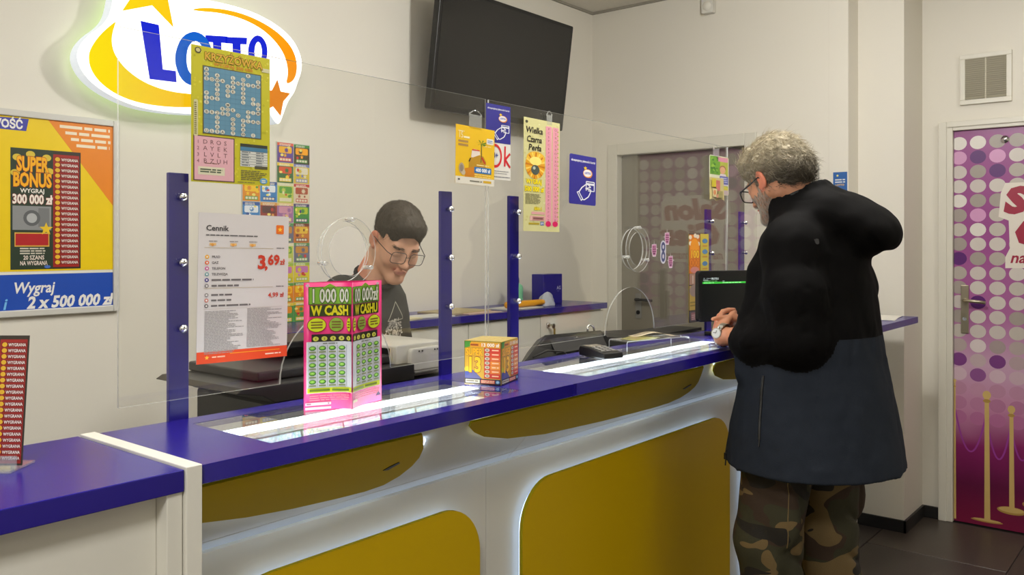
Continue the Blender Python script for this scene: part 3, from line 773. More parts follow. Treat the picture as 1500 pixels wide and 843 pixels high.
cw, chh = .079, .0815
for r_ in range(9):
    for c_ in range(4):
        k = GRID[r_][c_]
        if k is None: continue
        bg, c1, c2, word = CARDS[k]
        t = sheet_thing('scratch_card', '%s scratch card, %s row, %s column of the wall rack' % (word, ROW[r_], COL[c_]), 'scratch card',
                        (1.945 + c_*.0815 + R.uniform(-.001, .001), 2.9785, 1.868 - .0830*(r_ + 1) + R.uniform(-.001, .001)), FACE_S, 'scratch cards on the wall rack')
        paper('card', cw, chh, t, ink(bg), .0008)
        s = Sheet(cw, chh, 80, 82)
        s.rect(0, 0, 80, 12, c2, 1); s.rrect(8, 15, 64, 28, 6, c1, 1)
        s.star(R.uniform(20, 60), 30, 13, bg, 2, .5, 8); s.star(R.uniform(14, 66), 52, 10, c1, 2)
        for i in range(3): s.circ(R.uniform(10, 70), R.uniform(18, 60), R.uniform(4, 9), R.uniform(4, 8), R.choice((c2, (240, 226, 120), (206, 60, 50), c1)), 2.5, 10)
        s.rect(10, 62, 60, 15, c2, 1.5)
        for i in range(4): s.rect(13 + 14*i, 65, 11, 9, (226, 220, 196), 2)
        s.bars(10, 4, 60, 2, 5, 2.5, (240, 236, 220), 3, r_*7 + c_)
        s.build('card_print', t)

# ---------------- shelf with cabinets along the back wall
YC = 2.64
for k, (a, b, key) in enumerate(((1.836, 2.42, 0), (2.422, 2.90, 1), (2.902, 3.44, 0), (3.442, 4.02, 2))):
    c = thing('base_cabinet', ['white base cabinet behind the clerk under the back shelf', 'white base cabinet with small dark grip slot under the back shelf', 'plain white base cabinet between grip slot and keyed lock', 'white base cabinet with keys hanging from its lock'][k], 'cabinet', ((a+b)/2, 2.8, 0), 'white cabinets under the back shelf')
    MB().box(a, b, YC + .02, 2.98, .06, 1.089).build('carcass', WHITE, c)
    MB().box(a + .02, b - .02, YC + .05, 2.97, 0, .06).build('plinth', DARKP, c)
    dd = MB().box(a + .0015, b - .0015, YC, YC + .018, .065, 1.080).build('door', WHITE, c, bevel=.0015)
    if key == 1: MB().box(2.71, 2.775, YC - .004, YC, 1.045, 1.068).build('grip_slot', DARKP, dd, bevel=.001)
    if key == 2:
        x = 3.50
        MB().cyl((x, YC, 1.035), (x, YC - .012, 1.035), .011, n=16).build('lock', CHROME, dd, smooth=True)
        mm = MB().box(x - .002, x + .002, YC - .034, YC - .012, 1.031, 1.039)
        mm.lathe([(.010, -.0012), (.014, -.0012), (.014, .0012), (.010, .0012), (.010, -.0012)], (x + .012, YC - .03, 1.028), 16, axis='y')
        mm.build('key', BRASS, dd)
        mm = MB().box(x + .012, x + .026, YC - .032, YC - .029, .985, 1.016).tube([(x + .014, YC - .03, 1.03), (x + .02, YC - .03, 1.015)], .0012, 6)
        mm.build('key_fob', pm('brass_tag', (170, 150, 84), .4, .05, 20, metal=.6), dd)
ws = MB().box(1.815, 4.03, 2.622, 2.984, 1.09, 1.122).build('shelf', BLUE, None, bevel=.0015)
tagp(ws, 'long blue back shelf on white cabinets along the rear wall', 'shelf')

# things on the back shelf
ZS = 1.1225
def sheets(name, label, cat, x, y, w, d, n, rot, mat, th=.0016, group=None, z=ZS):
    t = thing(name, label, cat, (x, y, z), group, (0, 0, rot))
    R = random.Random(int(x*1000))
    for i in range(n):
        a = R.uniform(-.05, .05); q = Matrix.Rotation(a, 4, 'Z')
        MB().box(-w/2, w/2, -d/2, d/2, i*th*1.05, i*th*1.05 + th).build('sheet', mat, t, world=False, xf=q)
    return t
CREAM = pm('cream_paper', (214, 206, 164), .6); OFFW = pm('offwhite_paper', (206, 204, 196), .6); PINKP = pm('pinkish_paper', (196, 168, 150), .6); TANP = pm('tan_folder', (176, 160, 120), .6)
sheets('paper_stack', 'cream papers beside the clerk at left end of back shelf', 'paper', 2.52, 2.70, .18, .13, 4, .2, CREAM)
sheets('paper_stack', 'grey white papers between cream papers and tan folder', 'paper', 2.72, 2.72, .2, .14, 3, -.1, OFFW)
sheets('folder', 'tan folder lying flat behind the right blue post on back shelf', 'folder', 2.98, 2.80, .3, .21, 2, .08, TANP, .004)
sheets('envelope', 'pinkish envelope lying at the middle of the back shelf', 'envelope', 3.02, 2.69, .22, .11, 2, -.06, PINKP, .002)
sheets('paper_stack', 'white papers under the yellow roll on back shelf', 'paper', 3.34, 2.72, .26, .16, 4, .05, OFFW)
t = thing('wrapped_roll', 'yellow orange wrapped packet with red end lying on papers', 'packet', (3.4, 2.72, 1.131))
YO = pm('orange_yellow_wrap', (226, 158, 24), .35, .08, 20)
MB().lathe([(0, 0), (.012, 0), (.015, .006), (.016, .03), (.016, .27), (.014, .30), (.003, .318), (0, .318)], (3.24, 2.70, 1.1465), 16, axis='x').build('wrapper', YO, t, smooth=True)
MB().lathe([(.0162, 0), (.0165, .002), (.0165, .018), (.0162, .02)], (3.245, 2.70, 1.1465), 16, axis='x').build('red_band', pm('red_band', (176, 50, 40), .4), t, smooth=True)
MB().lathe([(.0163, 0), (.0166, .002), (.0166, .026), (.0163, .028)], (3.268, 2.70, 1.1465), 16, axis='x').build('white_band', PAPER, t, smooth=True)
t = thing('bottle', 'pale green plastic bottle partly hidden behind the blue post', 'bottle', (3.49, 2.84, ZS))
GB = pm('pale_green_plastic', (120, 190, 150), .35, .05, 8)
MB().lathe([(0, 0), (.036, 0), (.038, .006), (.038, .095), (.034, .108), (.016, .12), (.014, .128)], (3.49, 2.84, ZS), 24).build('body', GB, t, smooth=True)
MB().lathe([(.0165, .122), (.0175, .124), (.0175, .146), (.015, .148), (0, .148)], (3.49, 2.84, ZS), 24).build('cap', pm('green_cap', (30, 120, 90), .4), t, smooth=True)
t = thing('binder', 'dark blue box binder with white lettering at right of back shelf', 'binder', (3.72, 2.80, ZS))
MB().box(3.63, 3.80, 2.765, 2.845, ZS, ZS + .163).build('box', BLUEP, t, bevel=.003)
s = Sheet(.17, .163, 170, 163); s.text('AG', 118, 84, 18, (190, 190, 216), 2, 'b'); s.bars(122, 92, 26, 1, 3, 2, (150, 150, 200), 2)
o = s.build('binder_print', t, rough=.4); o.rotation_euler = FACE_S; o.location = Vector((3.63, 2.7645, ZS)) - wloc(t)
t = thing('cloth', 'crumpled grey white cloth leaning against the blue binder', 'cloth', (3.585, 2.72, ZS))
CL = pm('grey_cloth', (176, 180, 190), .8, .1, 30, .1, 200)
m = MB(); R = random.Random(5); N = 26
v = []
for j in range(14):
    for i in range(N):
        a = 2*PI*i/N; h = j/13
        rr = (.062*(1 - h)**.55 + .002)*(1 + .16*math.sin(5*a + 6*h) + .1*math.sin(9*a - 8*h))
        v.append((3.585 + rr*math.cos(a)*1.0 + .02*h, 2.72 + .6*rr*math.sin(a), ZS + .074*h**.9))
f = [(j*N + i, j*N + (i+1) % N, (j+1)*N + (i+1) % N, (j+1)*N + i) for j in range(13) for i in range(N)] + [tuple(range(N-1, -1, -1)), tuple(range(13*N, 14*N))]
m.add(v, f).build('folds', CL, t, smooth=True)
# ================================================================== PRINTS ON AND IN FRONT OF THE GLASS
YS = YG - .0012                   # just on the customers' side of the panes
HOOKM = clear('clear_hook_plastic', (.96, .97, .95), f0=.12, diff=.12)
def hook(t, x, z, w=.022, up=.03, dpt=.012):
    """clear plastic hanger strip, local sheet space"""
    m = MB()
    m.box(x - w/2, x + w/2, z - .01, z + up, -.0012, .0002)
    m.tube([(x - w/2 + w*i/8, z + up + .012*math.sin(PI*i/8), .0) for i in range(9)], .0012, 6)
    m.box(x - w/2, x - w/2 + .002, z + up - .004, z + up + .004, -dpt*.2, .001).box(x + w/2 - .002, x + w/2, z + up - .004, z + up + .004, -dpt*.2, .001)
    return m.build('hanger', HOOKM, t, world=False)

# ---------------- crossword sheet
KW, KH = .181, .271
t = sheet_thing('crossword_poster', 'yellow KRZYŻÓWKA crossword ticket poster with blue letter grid on the glass', 'poster', (.903, YG - .014, 1.571))
paper('board', KW, KH, t, ink((186, 178, 30)), .0012)
s = Sheet(KW, KH, 116, 201)
R = random.Random(9)
for i in range(150):
    s.star(R.uniform(3, 113), R.uniform(3, 198), R.uniform(2, 3.2), R.choice(((200, 190, 46), (170, 164, 24), (206, 200, 70))), 1, .5, 4, R.uniform(0, 3))
s.text('KRZYŻOWKA', 61, 19, 11, (206, 160, 50), 4, 'b', 'c', w=86, out=(110, 84, 20)); s.line([(67.6, 7.4), (70.6, 4.6)], 2.6, (110, 84, 20), 3.5); s.line([(67.8, 7.2), (70.4, 4.8)], 1.5, (206, 160, 50), 4)
s.text('WYGRAJ 200 000', 60, 26, 4.6, (196, 120, 40), 3, 'b', 'c', w=58); s.circ(9, 7, 4.5, 4.5, (70, 66, 46), 3); s.circ(9, 7, 3, 3, (190, 180, 120), 4)
s.rect(103, 17, 12, 6, (196, 190, 150), 3); s.rrect(3, 80, 6, 54, 2.5, (196, 190, 140), 2); s.bars(4, 84, 3.5, 16, 3, 1.6, (120, 110, 60), 3, 3)
s.rect(15.5, 28, 87, 101, (92, 84, 50), 2); s.rect(17, 29.5, 84, 98, (92, 136, 158), 2.5)
for i in range(1, 11): s.rect(17 + 7.64*i - .2, 29.5, .4, 98, (80, 118, 140), 3)
for i in range(1, 14): s.rect(17, 29.5 + 7*i - .2, 84, .4, (80, 118, 140), 3)
rows = ['A.......R..', 'K.A..L.O..S', 'SOWA.ANETAM', '..R.KA.S...', '..T.OK.Z...', 'P.O.T..A.S.', 'IRS....L.LU', 'S...M.....A', '...ROK..ZIM', 'BRZEG.O.T..', '..U..O.PLAN', '..T..K.R...', '..A..O.A...', 'ULSA.T.W.I.']
for j, rw in enumerate(rows):
    for i, ch in enumerate(rw):
        if ch != '.':
            u, v = 17 + 7.64*(i + .5), 29.5 + 7*(j + .5)
            s.circ(u, v, 3.5, 3.2, (206, 202, 184), 3.5, 10); s.text(ch, u, v + 1.9, 3.8, (110, 104, 92), 4.5, 'b', 'c')
s.rect(2.5, 132, 59, 67, (96, 70, 60), 2); s.rect(4, 133.5, 56, 64, (214, 164, 170), 2.5)
for j, rw in enumerate(('DROS', 'AYEK', 'LVLT', 'BZUH')):
    for i, ch in enumerate(rw): s.text(ch, 19 + 9.6*i, 144 + 9.4*j, 6.2, (130, 96, 98), 4, 'r', 'c')
    s.text('1234'[j], 9, 144 + 9.4*j, 5, (140, 100, 104), 4, 'r', 'c')
s.rect(9, 178, 38, 12, (206, 200, 170), 3); s.bars(12, 181, 32, 2, 3.4, 2, (90, 100, 80), 4, 2); s.bars(18, 172, 22, 1, 3, 1.4, (150, 110, 100), 3, 6)
s.rect(70, 138, 42, 5, (54, 56, 46), 3); s.rect(70, 143, 42, 6, (70, 120, 150), 3); s.rect(70, 149, 42, 24, (206, 206, 196), 3); s.rect(92, 171, 20, 4.5, (80, 76, 50), 3)
for i in range(6): s.rect(70, 149 + 4*i, 42, .6, (120, 124, 120), 4); s.bars(72, 150.2 + 4*i, 14, 1, 1, 1.5, (110, 116, 120), 4, i); s.bars(94, 150.2 + 4*i, 14, 1, 1, 1.5, (110, 116, 120), 4, i + 9)
s.bars(71, 179, 40, 6, 2.7, 1.3, (96, 92, 60), 3, 8); s.bars(66, 197, 34, 1, 3, 1.2, (110, 104, 60), 3, 8)
s.circ(106, 194, 6, 4.6, (90, 150, 190), 3); s.rect(103, 192.4, 6, 1.4, (226, 226, 216), 4); s.rect(103, 195, 6, 1.4, (226, 226, 216), 4)
s.build('crossword_print', t)
MB().box(KW*.1, KW*.9, KH - .012, KH + .0, -.0125, -.0013).build('mounting_pad', HOOKM, t, world=False)

# ---------------- price list
CWD, CHT = .215, .304
t = sheet_thing('price_list', 'white Cennik price list with orange footer on the glass beside the post', 'poster', (.918, YG - .006, 1.207), (PI/2, math.radians(1.1), 0))
paper('card', CWD, CHT, t, pm('price_list_card', (206, 200, 196), .5), .0008)
s = Sheet(CWD, CHT, 132, 205)
DK, RD = (62, 58, 58), (196, 56, 34)
s.text('Cennik', 10, 24, 7, DK, 3, 'b', w=31); s.bars(10, 29.5, 74, 1, 2, 1.5, (90, 86, 86), 3, 4, 1)
s.rrect(112, 13, 12, 13, 1.6, (226, 110, 30), 2); s.star(118, 19.5, 4, (246, 190, 60), 3)
for i, u in enumerate((15, 44, 72)): s.bars(u - 1, 38, 12, 1, 2, .9, (130, 120, 116), 3, i, 1); s.rect(u, 41, 9, 3.4, (226, 180, 110), 3); s.circ(u + 4, 43.4, 2, 2, (216, 150, 70), 3.5)
s.rect(8, 47.2, 100, .5, (170, 150, 100), 3); s.bars(113, 46, 12, 1, 2, 1.2, (110, 104, 104), 3, 5, 1)
for i, (c, w) in enumerate((((236, 170, 30), 'PRĄD'), ((224, 100, 40), 'GAZ'), ((196, 90, 150), 'TELEFON'), ((110, 160, 160), 'TELEWIZJA'), ((70, 60, 130), 0), ((130, 124, 124), 1))):
    v = 60 + i*7.9
    s.circ(12, v, 2.9, 2.7, c, 3, 14); s.circ(12, v, 1.3, 1.3, (226, 220, 214), 4, 10)
    if isinstance(w, str): s.text(w, 18.5, v + 1.5, 3.1, (100, 94, 94), 3, 'b')
    else: s.bars(18.5, v - 1.2, (60, 40)[w], 1, 2, 2.4, (106, 100, 100), 3, w + 3, 1)
s.text('3', 84, 76, 18, RD, 4, 'x'); s.text(',', 95, 76, 14, RD, 4, 'x'); s.text('69', 99.5, 70.5, 13.5, RD, 4, 'x', w=18.5); s.text('zł', 118.5, 70.5, 8, RD, 4, 'b')
s.rect(8, 102.6, 100, .5, (180, 160, 120), 3); s.bars(113, 101.4, 12, 1, 2, 1.2, (110, 104, 104), 3, 5, 1)
for i, c in enumerate(((130, 124, 124), (206, 110, 90), (90, 84, 84))):
    v = 112 + i*7.4
    s.circ(12, v, 2.7, 2.6, c, 3, 14); s.circ(12, v, 1.4, 1.4, (222, 216, 210), 4, 10); s.bars(18.5, v - 1.1, (29, 28, 56)[i], 1, 2, 2.3, (106, 100, 100), 3, i + 30, 1)
s.text('4,99 zł', 125, 117.5, 6.4, RD, 4, 'b', 'r', w=24)
s.rect(8, 131, 116, .4, (190, 180, 170), 3)
s.bars(10, 134, 56, 29, 2.05, .9, (150, 146, 144), 3, 50, .55); s.bars(70, 132.6, 53, 27, 2.05, .9, (150, 146, 144), 3, 51, .55)
s.rect(0, 189, 132, 16, (222, 76, 40), 2); s.star(14, 197, 3.4, (244, 180, 60), 3); s.bars(21, 196, 18, 1, 2, 1.8, (240, 190, 160), 3, 7, 1); s.rect(46, 193, 74, 1.1, (240, 150, 40), 3); s.bars(98, 198, 24, 1, 2, 1.7, (244, 210, 190), 3, 8, 1)
s.build('price_print', t)
MB().box(.02, .195, CHT*.2, CHT*.8, -.0045, -.001).build('mounting_pad', HOOKM, t, world=False)

# ---------------- yellow leaflet with palm
t = sheet_thing('hanging_leaflet', 'small yellow leaflet with palm tree and blue prize box hanging at the pane joint', 'leaflet', (1.664, YG - .011, 1.611), (PI/2, math.radians(1.0), 0))
LW, LH = .158, .157
paper('card', LW, LH, t, ink((232, 186, 22)), .0006)
s = Sheet(LW, LH, 370, 545)
s.rect(0, 0, 370, 480, (232, 186, 22), 1); s.rect(0, 480, 370, 65, (226, 220, 204), 2)
s.text('15', 22, 120, 58, (244, 230, 190), 3, 'r', w=46); s.bars(22, 52, 56, 1, 1, 8, (244, 226, 170), 3, 3, 1); s.bars(72, 100, 62, 1, 1, 18, (244, 230, 190), 3, 4, 1)
s.bars(22, 140, 92, 2, 34, 20, (170, 130, 70), 3, 5, 1)
s.rrect(290, 90, 70, 56, 10, (236, 226, 200), 3); s.bars(300, 106, 48, 2, 16, 9, (120, 150, 200), 4, 6, 1); s.bars(262, 164, 74, 1, 1, 10, (244, 210, 120), 3, 7, 1)
s.line([(236, 330), (242, 260), (240, 150)], 9, (110, 100, 40), 3)
for a in range(7): s.poly([(240, 148), (240 + 52*math.cos(a*.9 - 3.1), 140 + 30*math.sin(a*.9 - 3.1)), (240 + 40*math.cos(a*.9 - 2.8), 150 + 30*math.sin(a*.9 - 2.8))], (90, 130, 30), 4)
s.poly([(120, 400), (128, 300), (200, 262), (262, 268), (288, 320), (280, 400)], (186, 138, 26), 3)
s.poly([(86, 400), (170, 378), (180, 470), (86, 480)], (206, 128, 24), 3.5)
s.poly([(142, 290), (150, 220), (170, 208), (222, 214), (228, 256), (160, 290)], (230, 216, 200), 4); s.rect(150, 212, 72, 12, (206, 70, 40), 5)
s.poly([(118, 330), (132, 296), (142, 300), (128, 336)], (40, 40, 30), 4); s.poly([(236, 280), (250, 276), (284, 330), (270, 340)], (186, 50, 30), 4)
s.circ(54, 402, 26, 50, (176, 156, 130), 4); s.circ(54, 402, 16, 34, (140, 126, 110), 5); s.circ(70, 440, 20, 26, (196, 180, 150), 4.5)
s.rrect(174, 376, 166, 58, 6, (40, 110, 176), 4); s.text('400 000 zł', 257, 420, 32, (236, 240, 240), 5, 'x', 'c', w=138)
s.bars(196, 352, 120, 1, 1, 9, (246, 224, 160), 4, 8, 1); s.bars(176, 446, 164, 2, 20, 8, (246, 214, 130), 4, 9, 1)
s.bars(22, 500, 18, 1, 1, 16, (90, 90, 90), 4, 1, 1); s.bars(132, 508, 116, 1, 1, 12, (120, 116, 100), 4, 2, 1); s.bars(262, 500, 78, 1, 1, 22, (214, 170, 40), 4, 3, 1)
s.build('leaflet_print', t)
hook(t, .078, LH + .004, .05, .03)

# ---------------- blue contactless cards (two alike) and the 18+ card
def blue_card(label, loc, w, h, rot, rounded=.006):
    t = sheet_thing('payment_sticker', label, 'sticker', loc, rot, 'blue card payment stickers on the glass')
    paper('card', w, h, t, ink((38, 34, 132)), .0006, rounded)
    s = Sheet(w, h, 190, 340)
    WHT = (224, 224, 230)
    s.text('akceptujemy płatności kartą', 95, 46, 15, WHT, 3, 'b', 'c', w=170)
    s.circ(128, 120, 34, 30, (216, 140, 40), 3); s.circ(126, 118, 29, 25, (232, 228, 226), 3.5); s.star(110, 84, 15, (240, 200, 30), 4); s.star(146, 142, 9, (230, 130, 30), 4)
    s.text('LOTTO', 127, 125, 14, (40, 60, 170), 5, 'x', 'c', w=44)
    s.line([(118, 240), (118, 176), (176, 176), (176, 240), (132, 240)], 6, WHT, 3); s.rect(118, 186, 58, 14, WHT, 3)
    s.line([(62, 262), (86, 222), (124, 190), (150, 214), (112, 226), (152, 232), (146, 256), (134, 282), (104, 306), (84, 300)], 7, WHT, 4)
    s.poly([(50, 256), (66, 248), (98, 302), (82, 316)], WHT, 4); s.poly([(58, 259), (64, 256), (89, 300), (83, 305)], (38, 34, 132), 5)
    s.build('card_print', t)
    return t
blue_card('blue LOTTO card payment sticker at the pane joint above the 18+ sign', (1.80, YS, 1.734), .107, .108, FACE_S, .002)
o = blue_card('blue LOTTO card payment sticker alone, right of the long pearl ticket', (2.196, YS, 1.576), .150, .158, (PI/2, math.radians(1.5), 0))
t = sheet_thing('age_sticker', 'white 18+ Ok sticker with red lettering under the blue sticker at joint', 'sticker', (1.80, YS, 1.630))
paper('card', .107, .103, t, ink((222, 218, 208)), .0006)
s = Sheet(.107, .103, 107, 103)
s.text('18+', 34, 42, 15, (44, 70, 150), 4, 'b', 'c')
s.ring(38, 36, 30, 34, .78, (206, 30, 40), 3, 26, -2.4, 3.3); s.line([(82, 6), (80, 64)], 7, (206, 30, 40), 3); s.line([(104, 26), (82, 44), (104, 66)], 7, (206, 30, 40), 3)
s.bars(8, 78, 90, 1, 1, 1.6, (130, 130, 130), 3, 2, 1); s.bars(30, 84, 60, 1, 1, 1.6, (150, 150, 150), 3, 3, 1); s.bars(6, 94, 96, 1, 1, 2, (110, 110, 120), 3, 4, 1)
s.build('sticker_print', t)

# ---------------- long pearl ticket
t = sheet_thing('pearl_ticket_poster', 'long pale yellow Wielka Czarna Perła ticket with pink letter columns', 'poster', (1.957, YG - .008, 1.486), (PI/2, math.radians(.5), 0))
TW, TT = .178, .335
paper('board', TW, TT, t, ink((206, 200, 140)), .0006)
s = Sheet(TW, TT, 245, 770)
R = random.Random(4)
for i in range(120): s.star(R.uniform(6, 240), R.uniform(6, 764), R.uniform(6, 12), R.choice(((216, 212, 160), (196, 188, 120), (212, 206, 150))), 1, .4, 6, R.uniform(0, 3))
s.circ(18, 28, 9, 10, (70, 70, 50), 3)
s.text('Wielka', 68, 100, 40, (44, 38, 30), 4, 'b', 'c', w=112, shear=.15); s.text('Czarna', 68, 162, 40, (44, 38, 30), 4, 'b', 'c', w=100, shear=.15); s.text('Perła', 72, 218, 40, (44, 38, 30), 4, 'b', 'c', w=86, shear=.15)
s.circ(76, 320, 66, 92, (226, 160, 30), 2); s.circ(80, 270, 62, 46, (232, 180, 50), 2.4)
for i in range(16): s.poly([(76, 320), (76 + 66*math.cos(i*.393), 320 + 92*math.sin(i*.393)), (76 + 64*math.cos(i*.393 + .16), 320 + 90*math.sin(i*.393 + .16))], (246, 206, 90) if i % 2 else (196, 116, 20), 3)
s.circ(78, 290, 40, 30, (250, 226, 120), 3.5); s.circ(76, 350, 28, 34, (74, 84, 74), 4); s.circ(68, 338, 9, 11, (186, 196, 180), 5)
s.text('WYGRAJ', 68, 446, 30, (250, 226, 20), 4, 'x', 'c', w=104, out=(120, 96, 20)); s.text('500 000 zł', 70, 498, 32, (250, 226, 20), 4, 'x', 'c', w=126, out=(120, 96, 20))
s.bars(12, 516, 118, 8, 9, 4.5, (120, 116, 80), 3, 12)
s.text('GRA 1', 96, 624, 20, (240, 216, 30), 4, 'x', 'c', w=54, out=(130, 104, 20))
s.rect(52, 636, 90, 18, (216, 160, 156), 3); s.rect(42, 664, 100, 34, (216, 170, 160), 3); s.rect(58, 670, 78, 24, (186, 130, 124), 3.5); s.bars(64, 676, 64, 1, 1, 12, (120, 76, 74), 4, 6, 1)
s.bars(34, 712, 70, 1, 1, 12, (170, 150, 40), 3, 6, 1); s.rect(112, 704, 24, 24, (60, 90, 160), 3); s.bars(114, 710, 20, 2, 8, 4, (220, 220, 220), 4, 2, 1)
for k, u in enumerate((146, 194)):
    s.rect(u, 36, 42, 694, (222, 150, 164), 2)
    for i in range(24): s.text('PERŁACZOWIEKSTN'[(i*5 + k*7) % 15], u + 21, 62 + i*27.6, 15, (160, 92, 104), 3, 'r', 'c')
    s.circ(u + 20, 716, 18, 20, (206, 30, 90), 3)
for i in range(22): s.bars(226, 60 + i*30, 10, 1, 1, 8, (170, 150, 80), 3, i, 1)
s.build('ticket_print', t)
hook(t, .125, TT + .0, .026, .02)
# ---------------- leaflet near the customer's face, two sheets on one hanger
t = sheet_thing('hanging_leaflet', 'small green and pink leaflet with curled lower sheet beside the customer head', 'leaflet', (3.145, YG - .010, 1.648))
paper('card', .175, .158, t, ink((206, 206, 180)), .0006, .01)
s = Sheet(.175, .158, 290, 530)
s.rect(8, 10, 150, 250, (100, 150, 40), 1); s.rect(158, 10, 122, 500, (170, 176, 60), 1); s.rect(120, 14, 156, 60, (200, 130, 150), 2)
for i in range(26): R = random.Random(i); s.circ(R.uniform(20, 120), R.uniform(30, 240), 16, 16, R.choice(((70, 130, 30), (140, 180, 60), (50, 110, 30))), 2, 8)
s.circ(196, 190, 42, 50, (210, 160, 120), 3); s.circ(196, 168, 50, 44, (150, 100, 60), 2.6); s.poly([(130, 330), (160, 240), (240, 240), (280, 330), (280, 400), (130, 400)], (206, 196, 200), 3)
s.rect(150, 270, 130, 110, (86, 92, 160), 4); s.bars(162, 290, 104, 3, 26, 12, (180, 186, 216), 5, 2, 1); s.circ(230, 450, 50, 40, (200, 190, 60), 3); s.rect(180, 460, 100, 60, (190, 170, 170), 3.5)
s.build('leaflet_print', t)
m = MB()
pts = [(-.004 + .125*i/12, .010 + .004*math.sin(i*.9), 0) for i in range(13)]
n = 13; v = []; 
for z in (0, .09):
    for i in range(n): v.append((pts[i][0], -.022 + z + (.004*math.sin(i*.8) if z == 0 else 0), .003 + (.004*math.sin(i*.7) if z == 0 else 0)))
m.add(v, [(i, i+1, n+i+1, n+i) for i in range(n-1)])
o = m.build('lower_sheet', ink((190, 176, 120)), t, world=False)
s = Sheet(.12, .085, 120, 85); s.rect(4, 4, 40, 34, (196, 180, 40), 1); s.rect(42, 10, 36, 44, (190, 110, 100), 1); s.rect(12, 44, 40, 34, (206, 190, 140), 1); s.rect(60, 52, 44, 28, (160, 150, 90), 1); s.circ(30, 60, 12, 10, (200, 130, 80), 2); s.rect(44, 66, 18, 14, (200, 140, 110), 2)
o = s.build('lower_print', t); o.location = (-.001, -.018, .009)
hook(t, .06, .16, .05, .026)

# ---------------- round star stickers with a figure 8
def fan_sticker(label, x, z):
    t = sheet_thing('pink_sticker', label, 'sticker', (x, YS, z), FACE_S, 'pink burst stickers on the glass')
    s = Sheet(.06, .07, 60, 70)
    for i in range(4): s.poly([(30 + 3*math.cos(i*PI/2 + PI/2), 33 + 3*math.sin(i*PI/2 + PI/2)), (30 + 31*math.cos(i*PI/2), 33 + 33*math.sin(i*PI/2)), (30 - 3*math.cos(i*PI/2 + PI/2), 33 - 3*math.sin(i*PI/2 + PI/2))], (216, 206, 206), 1)
    s.poly([(14, 18), (46, 16), (48, 44), (42, 62), (20, 62), (12, 44)], (214, 196, 206), 1.5)
    s.poly([(17, 20), (43, 18), (45, 43), (40, 58), (22, 58), (15, 43)], (190, 130, 160), 2)
    s.bars(19, 25, 24, 3, 8, 4, (120, 40, 90), 3, int(x*1000), 1); s.rect(22, 48, 16, 6, (110, 40, 90), 3)
    me = s.build('sticker_film', t); return t
fan_sticker('pink burst sticker uppermost of the three around the figure eight', 2.789, 1.437)
fan_sticker('pink burst sticker leftmost of the three around the figure eight', 2.694, 1.394)
fan_sticker('pink burst sticker lowest of the three around the figure eight', 2.815, 1.350)
t = sheet_thing('figure_eight_sticker', 'dark blue figure 8 sticker with pale outline among three pink bursts', 'sticker', (2.768, YS, 1.374))
s = Sheet(.044, .088, 44, 88)
s.poly([(22 + 21*math.cos(a*PI/12), (24 if a > 12 else 64) + 23*math.sin(a*PI/12)) for a in range(24)], (206, 204, 210), 1)
s.ring(22, 25, 15, 18, .42, (60, 66, 110), 3); s.ring(22, 60, 15, 20, .42, (60, 66, 110), 3)
s.build('sticker_film', t)

# ---------------- tall ticket strip behind the glass near the screen
t = sheet_thing('ticket_strip', 'tall orange and yellow ticket strip on the glass left of the black screen', 'poster', (2.987, YS, 1.143))
paper('board', .170, .345, t, ink((200, 182, 70)), .0006)
s = Sheet(.170, .345, 160, 730)
s.rect(0, 0, 92, 730, (60, 44, 30), 1); s.rect(96, 10, 62, 720, (206, 186, 66), 1); s.rect(4, 8, 84, 320, (216, 120, 20), 2)
for u, v in ((12, 30), (70, 24), (14, 80), (76, 84), (50, 16)): s.circ(u, v, 12, 18, (226, 214, 190), 3)
s.circ(46, 110, 34, 70, (236, 150, 20), 3); s.text('100', 46, 200, 60, (240, 190, 40), 4, 'x', 'c', w=70, out=(160, 40, 20)); s.text('000', 46, 270, 60, (226, 130, 30), 4, 'x', 'c', w=74, out=(160, 40, 20))
s.circ(46, 300, 34, 26, (206, 130, 120), 4); s.rect(6, 330, 82, 90, (170, 130, 110), 2); s.text('11', 46, 408, 60, (206, 186, 170), 4, 'x', 'c', w=56)
s.rect(6, 430, 82, 200, (190, 160, 70), 2); s.circ(44, 470, 38, 50, (150, 130, 120), 3); s.bars(10, 560, 70, 2, 26, 12, (140, 120, 50), 3, 5, 1)
s.rect(4, 640, 86, 84, (90, 86, 80), 3); s.rect(18, 650, 56, 64, (150, 100, 100), 4); s.bars(22, 668, 48, 3, 16, 8, (200, 170, 160), 5, 5, 1)
for i, v in enumerate((60, 150, 250, 370, 480)): s.circ(128, v, 22, 20, (80, 130, 170), 3); s.bars(108, v + 36, 40, 1, 1, 12, (196, 140, 50), 3, i, 1)
s.build('strip_print', t)

# ---------------- small blue notice on the far wall behind the customer
t = sheet_thing('wall_notice', 'small blue notice with yellow figure on the wall behind the customer', 'notice', (4.4108, 1.506, 1.655), FACE_W)
paper('card', .070, .158, t, ink((36, 92, 160)), .0008)
s = Sheet(.07, .158, 70, 158); s.bars(10, 36, 50, 2, 12, 6, (216, 220, 216), 2, 3, 1); s.text('LOTTO', 34, 70, 9, (236, 190, 60), 3, 'b', 'c', w=44); s.star(40, 116, 16, (240, 200, 60), 3); s.rect(26, 132, 34, 10, (236, 190, 60), 3); s.circ(22, 18, 5, 5, (230, 220, 120), 2)
s.build('notice_print', t)

# ================================================================== ON THE COUNTER
ZC = ZT + .0004
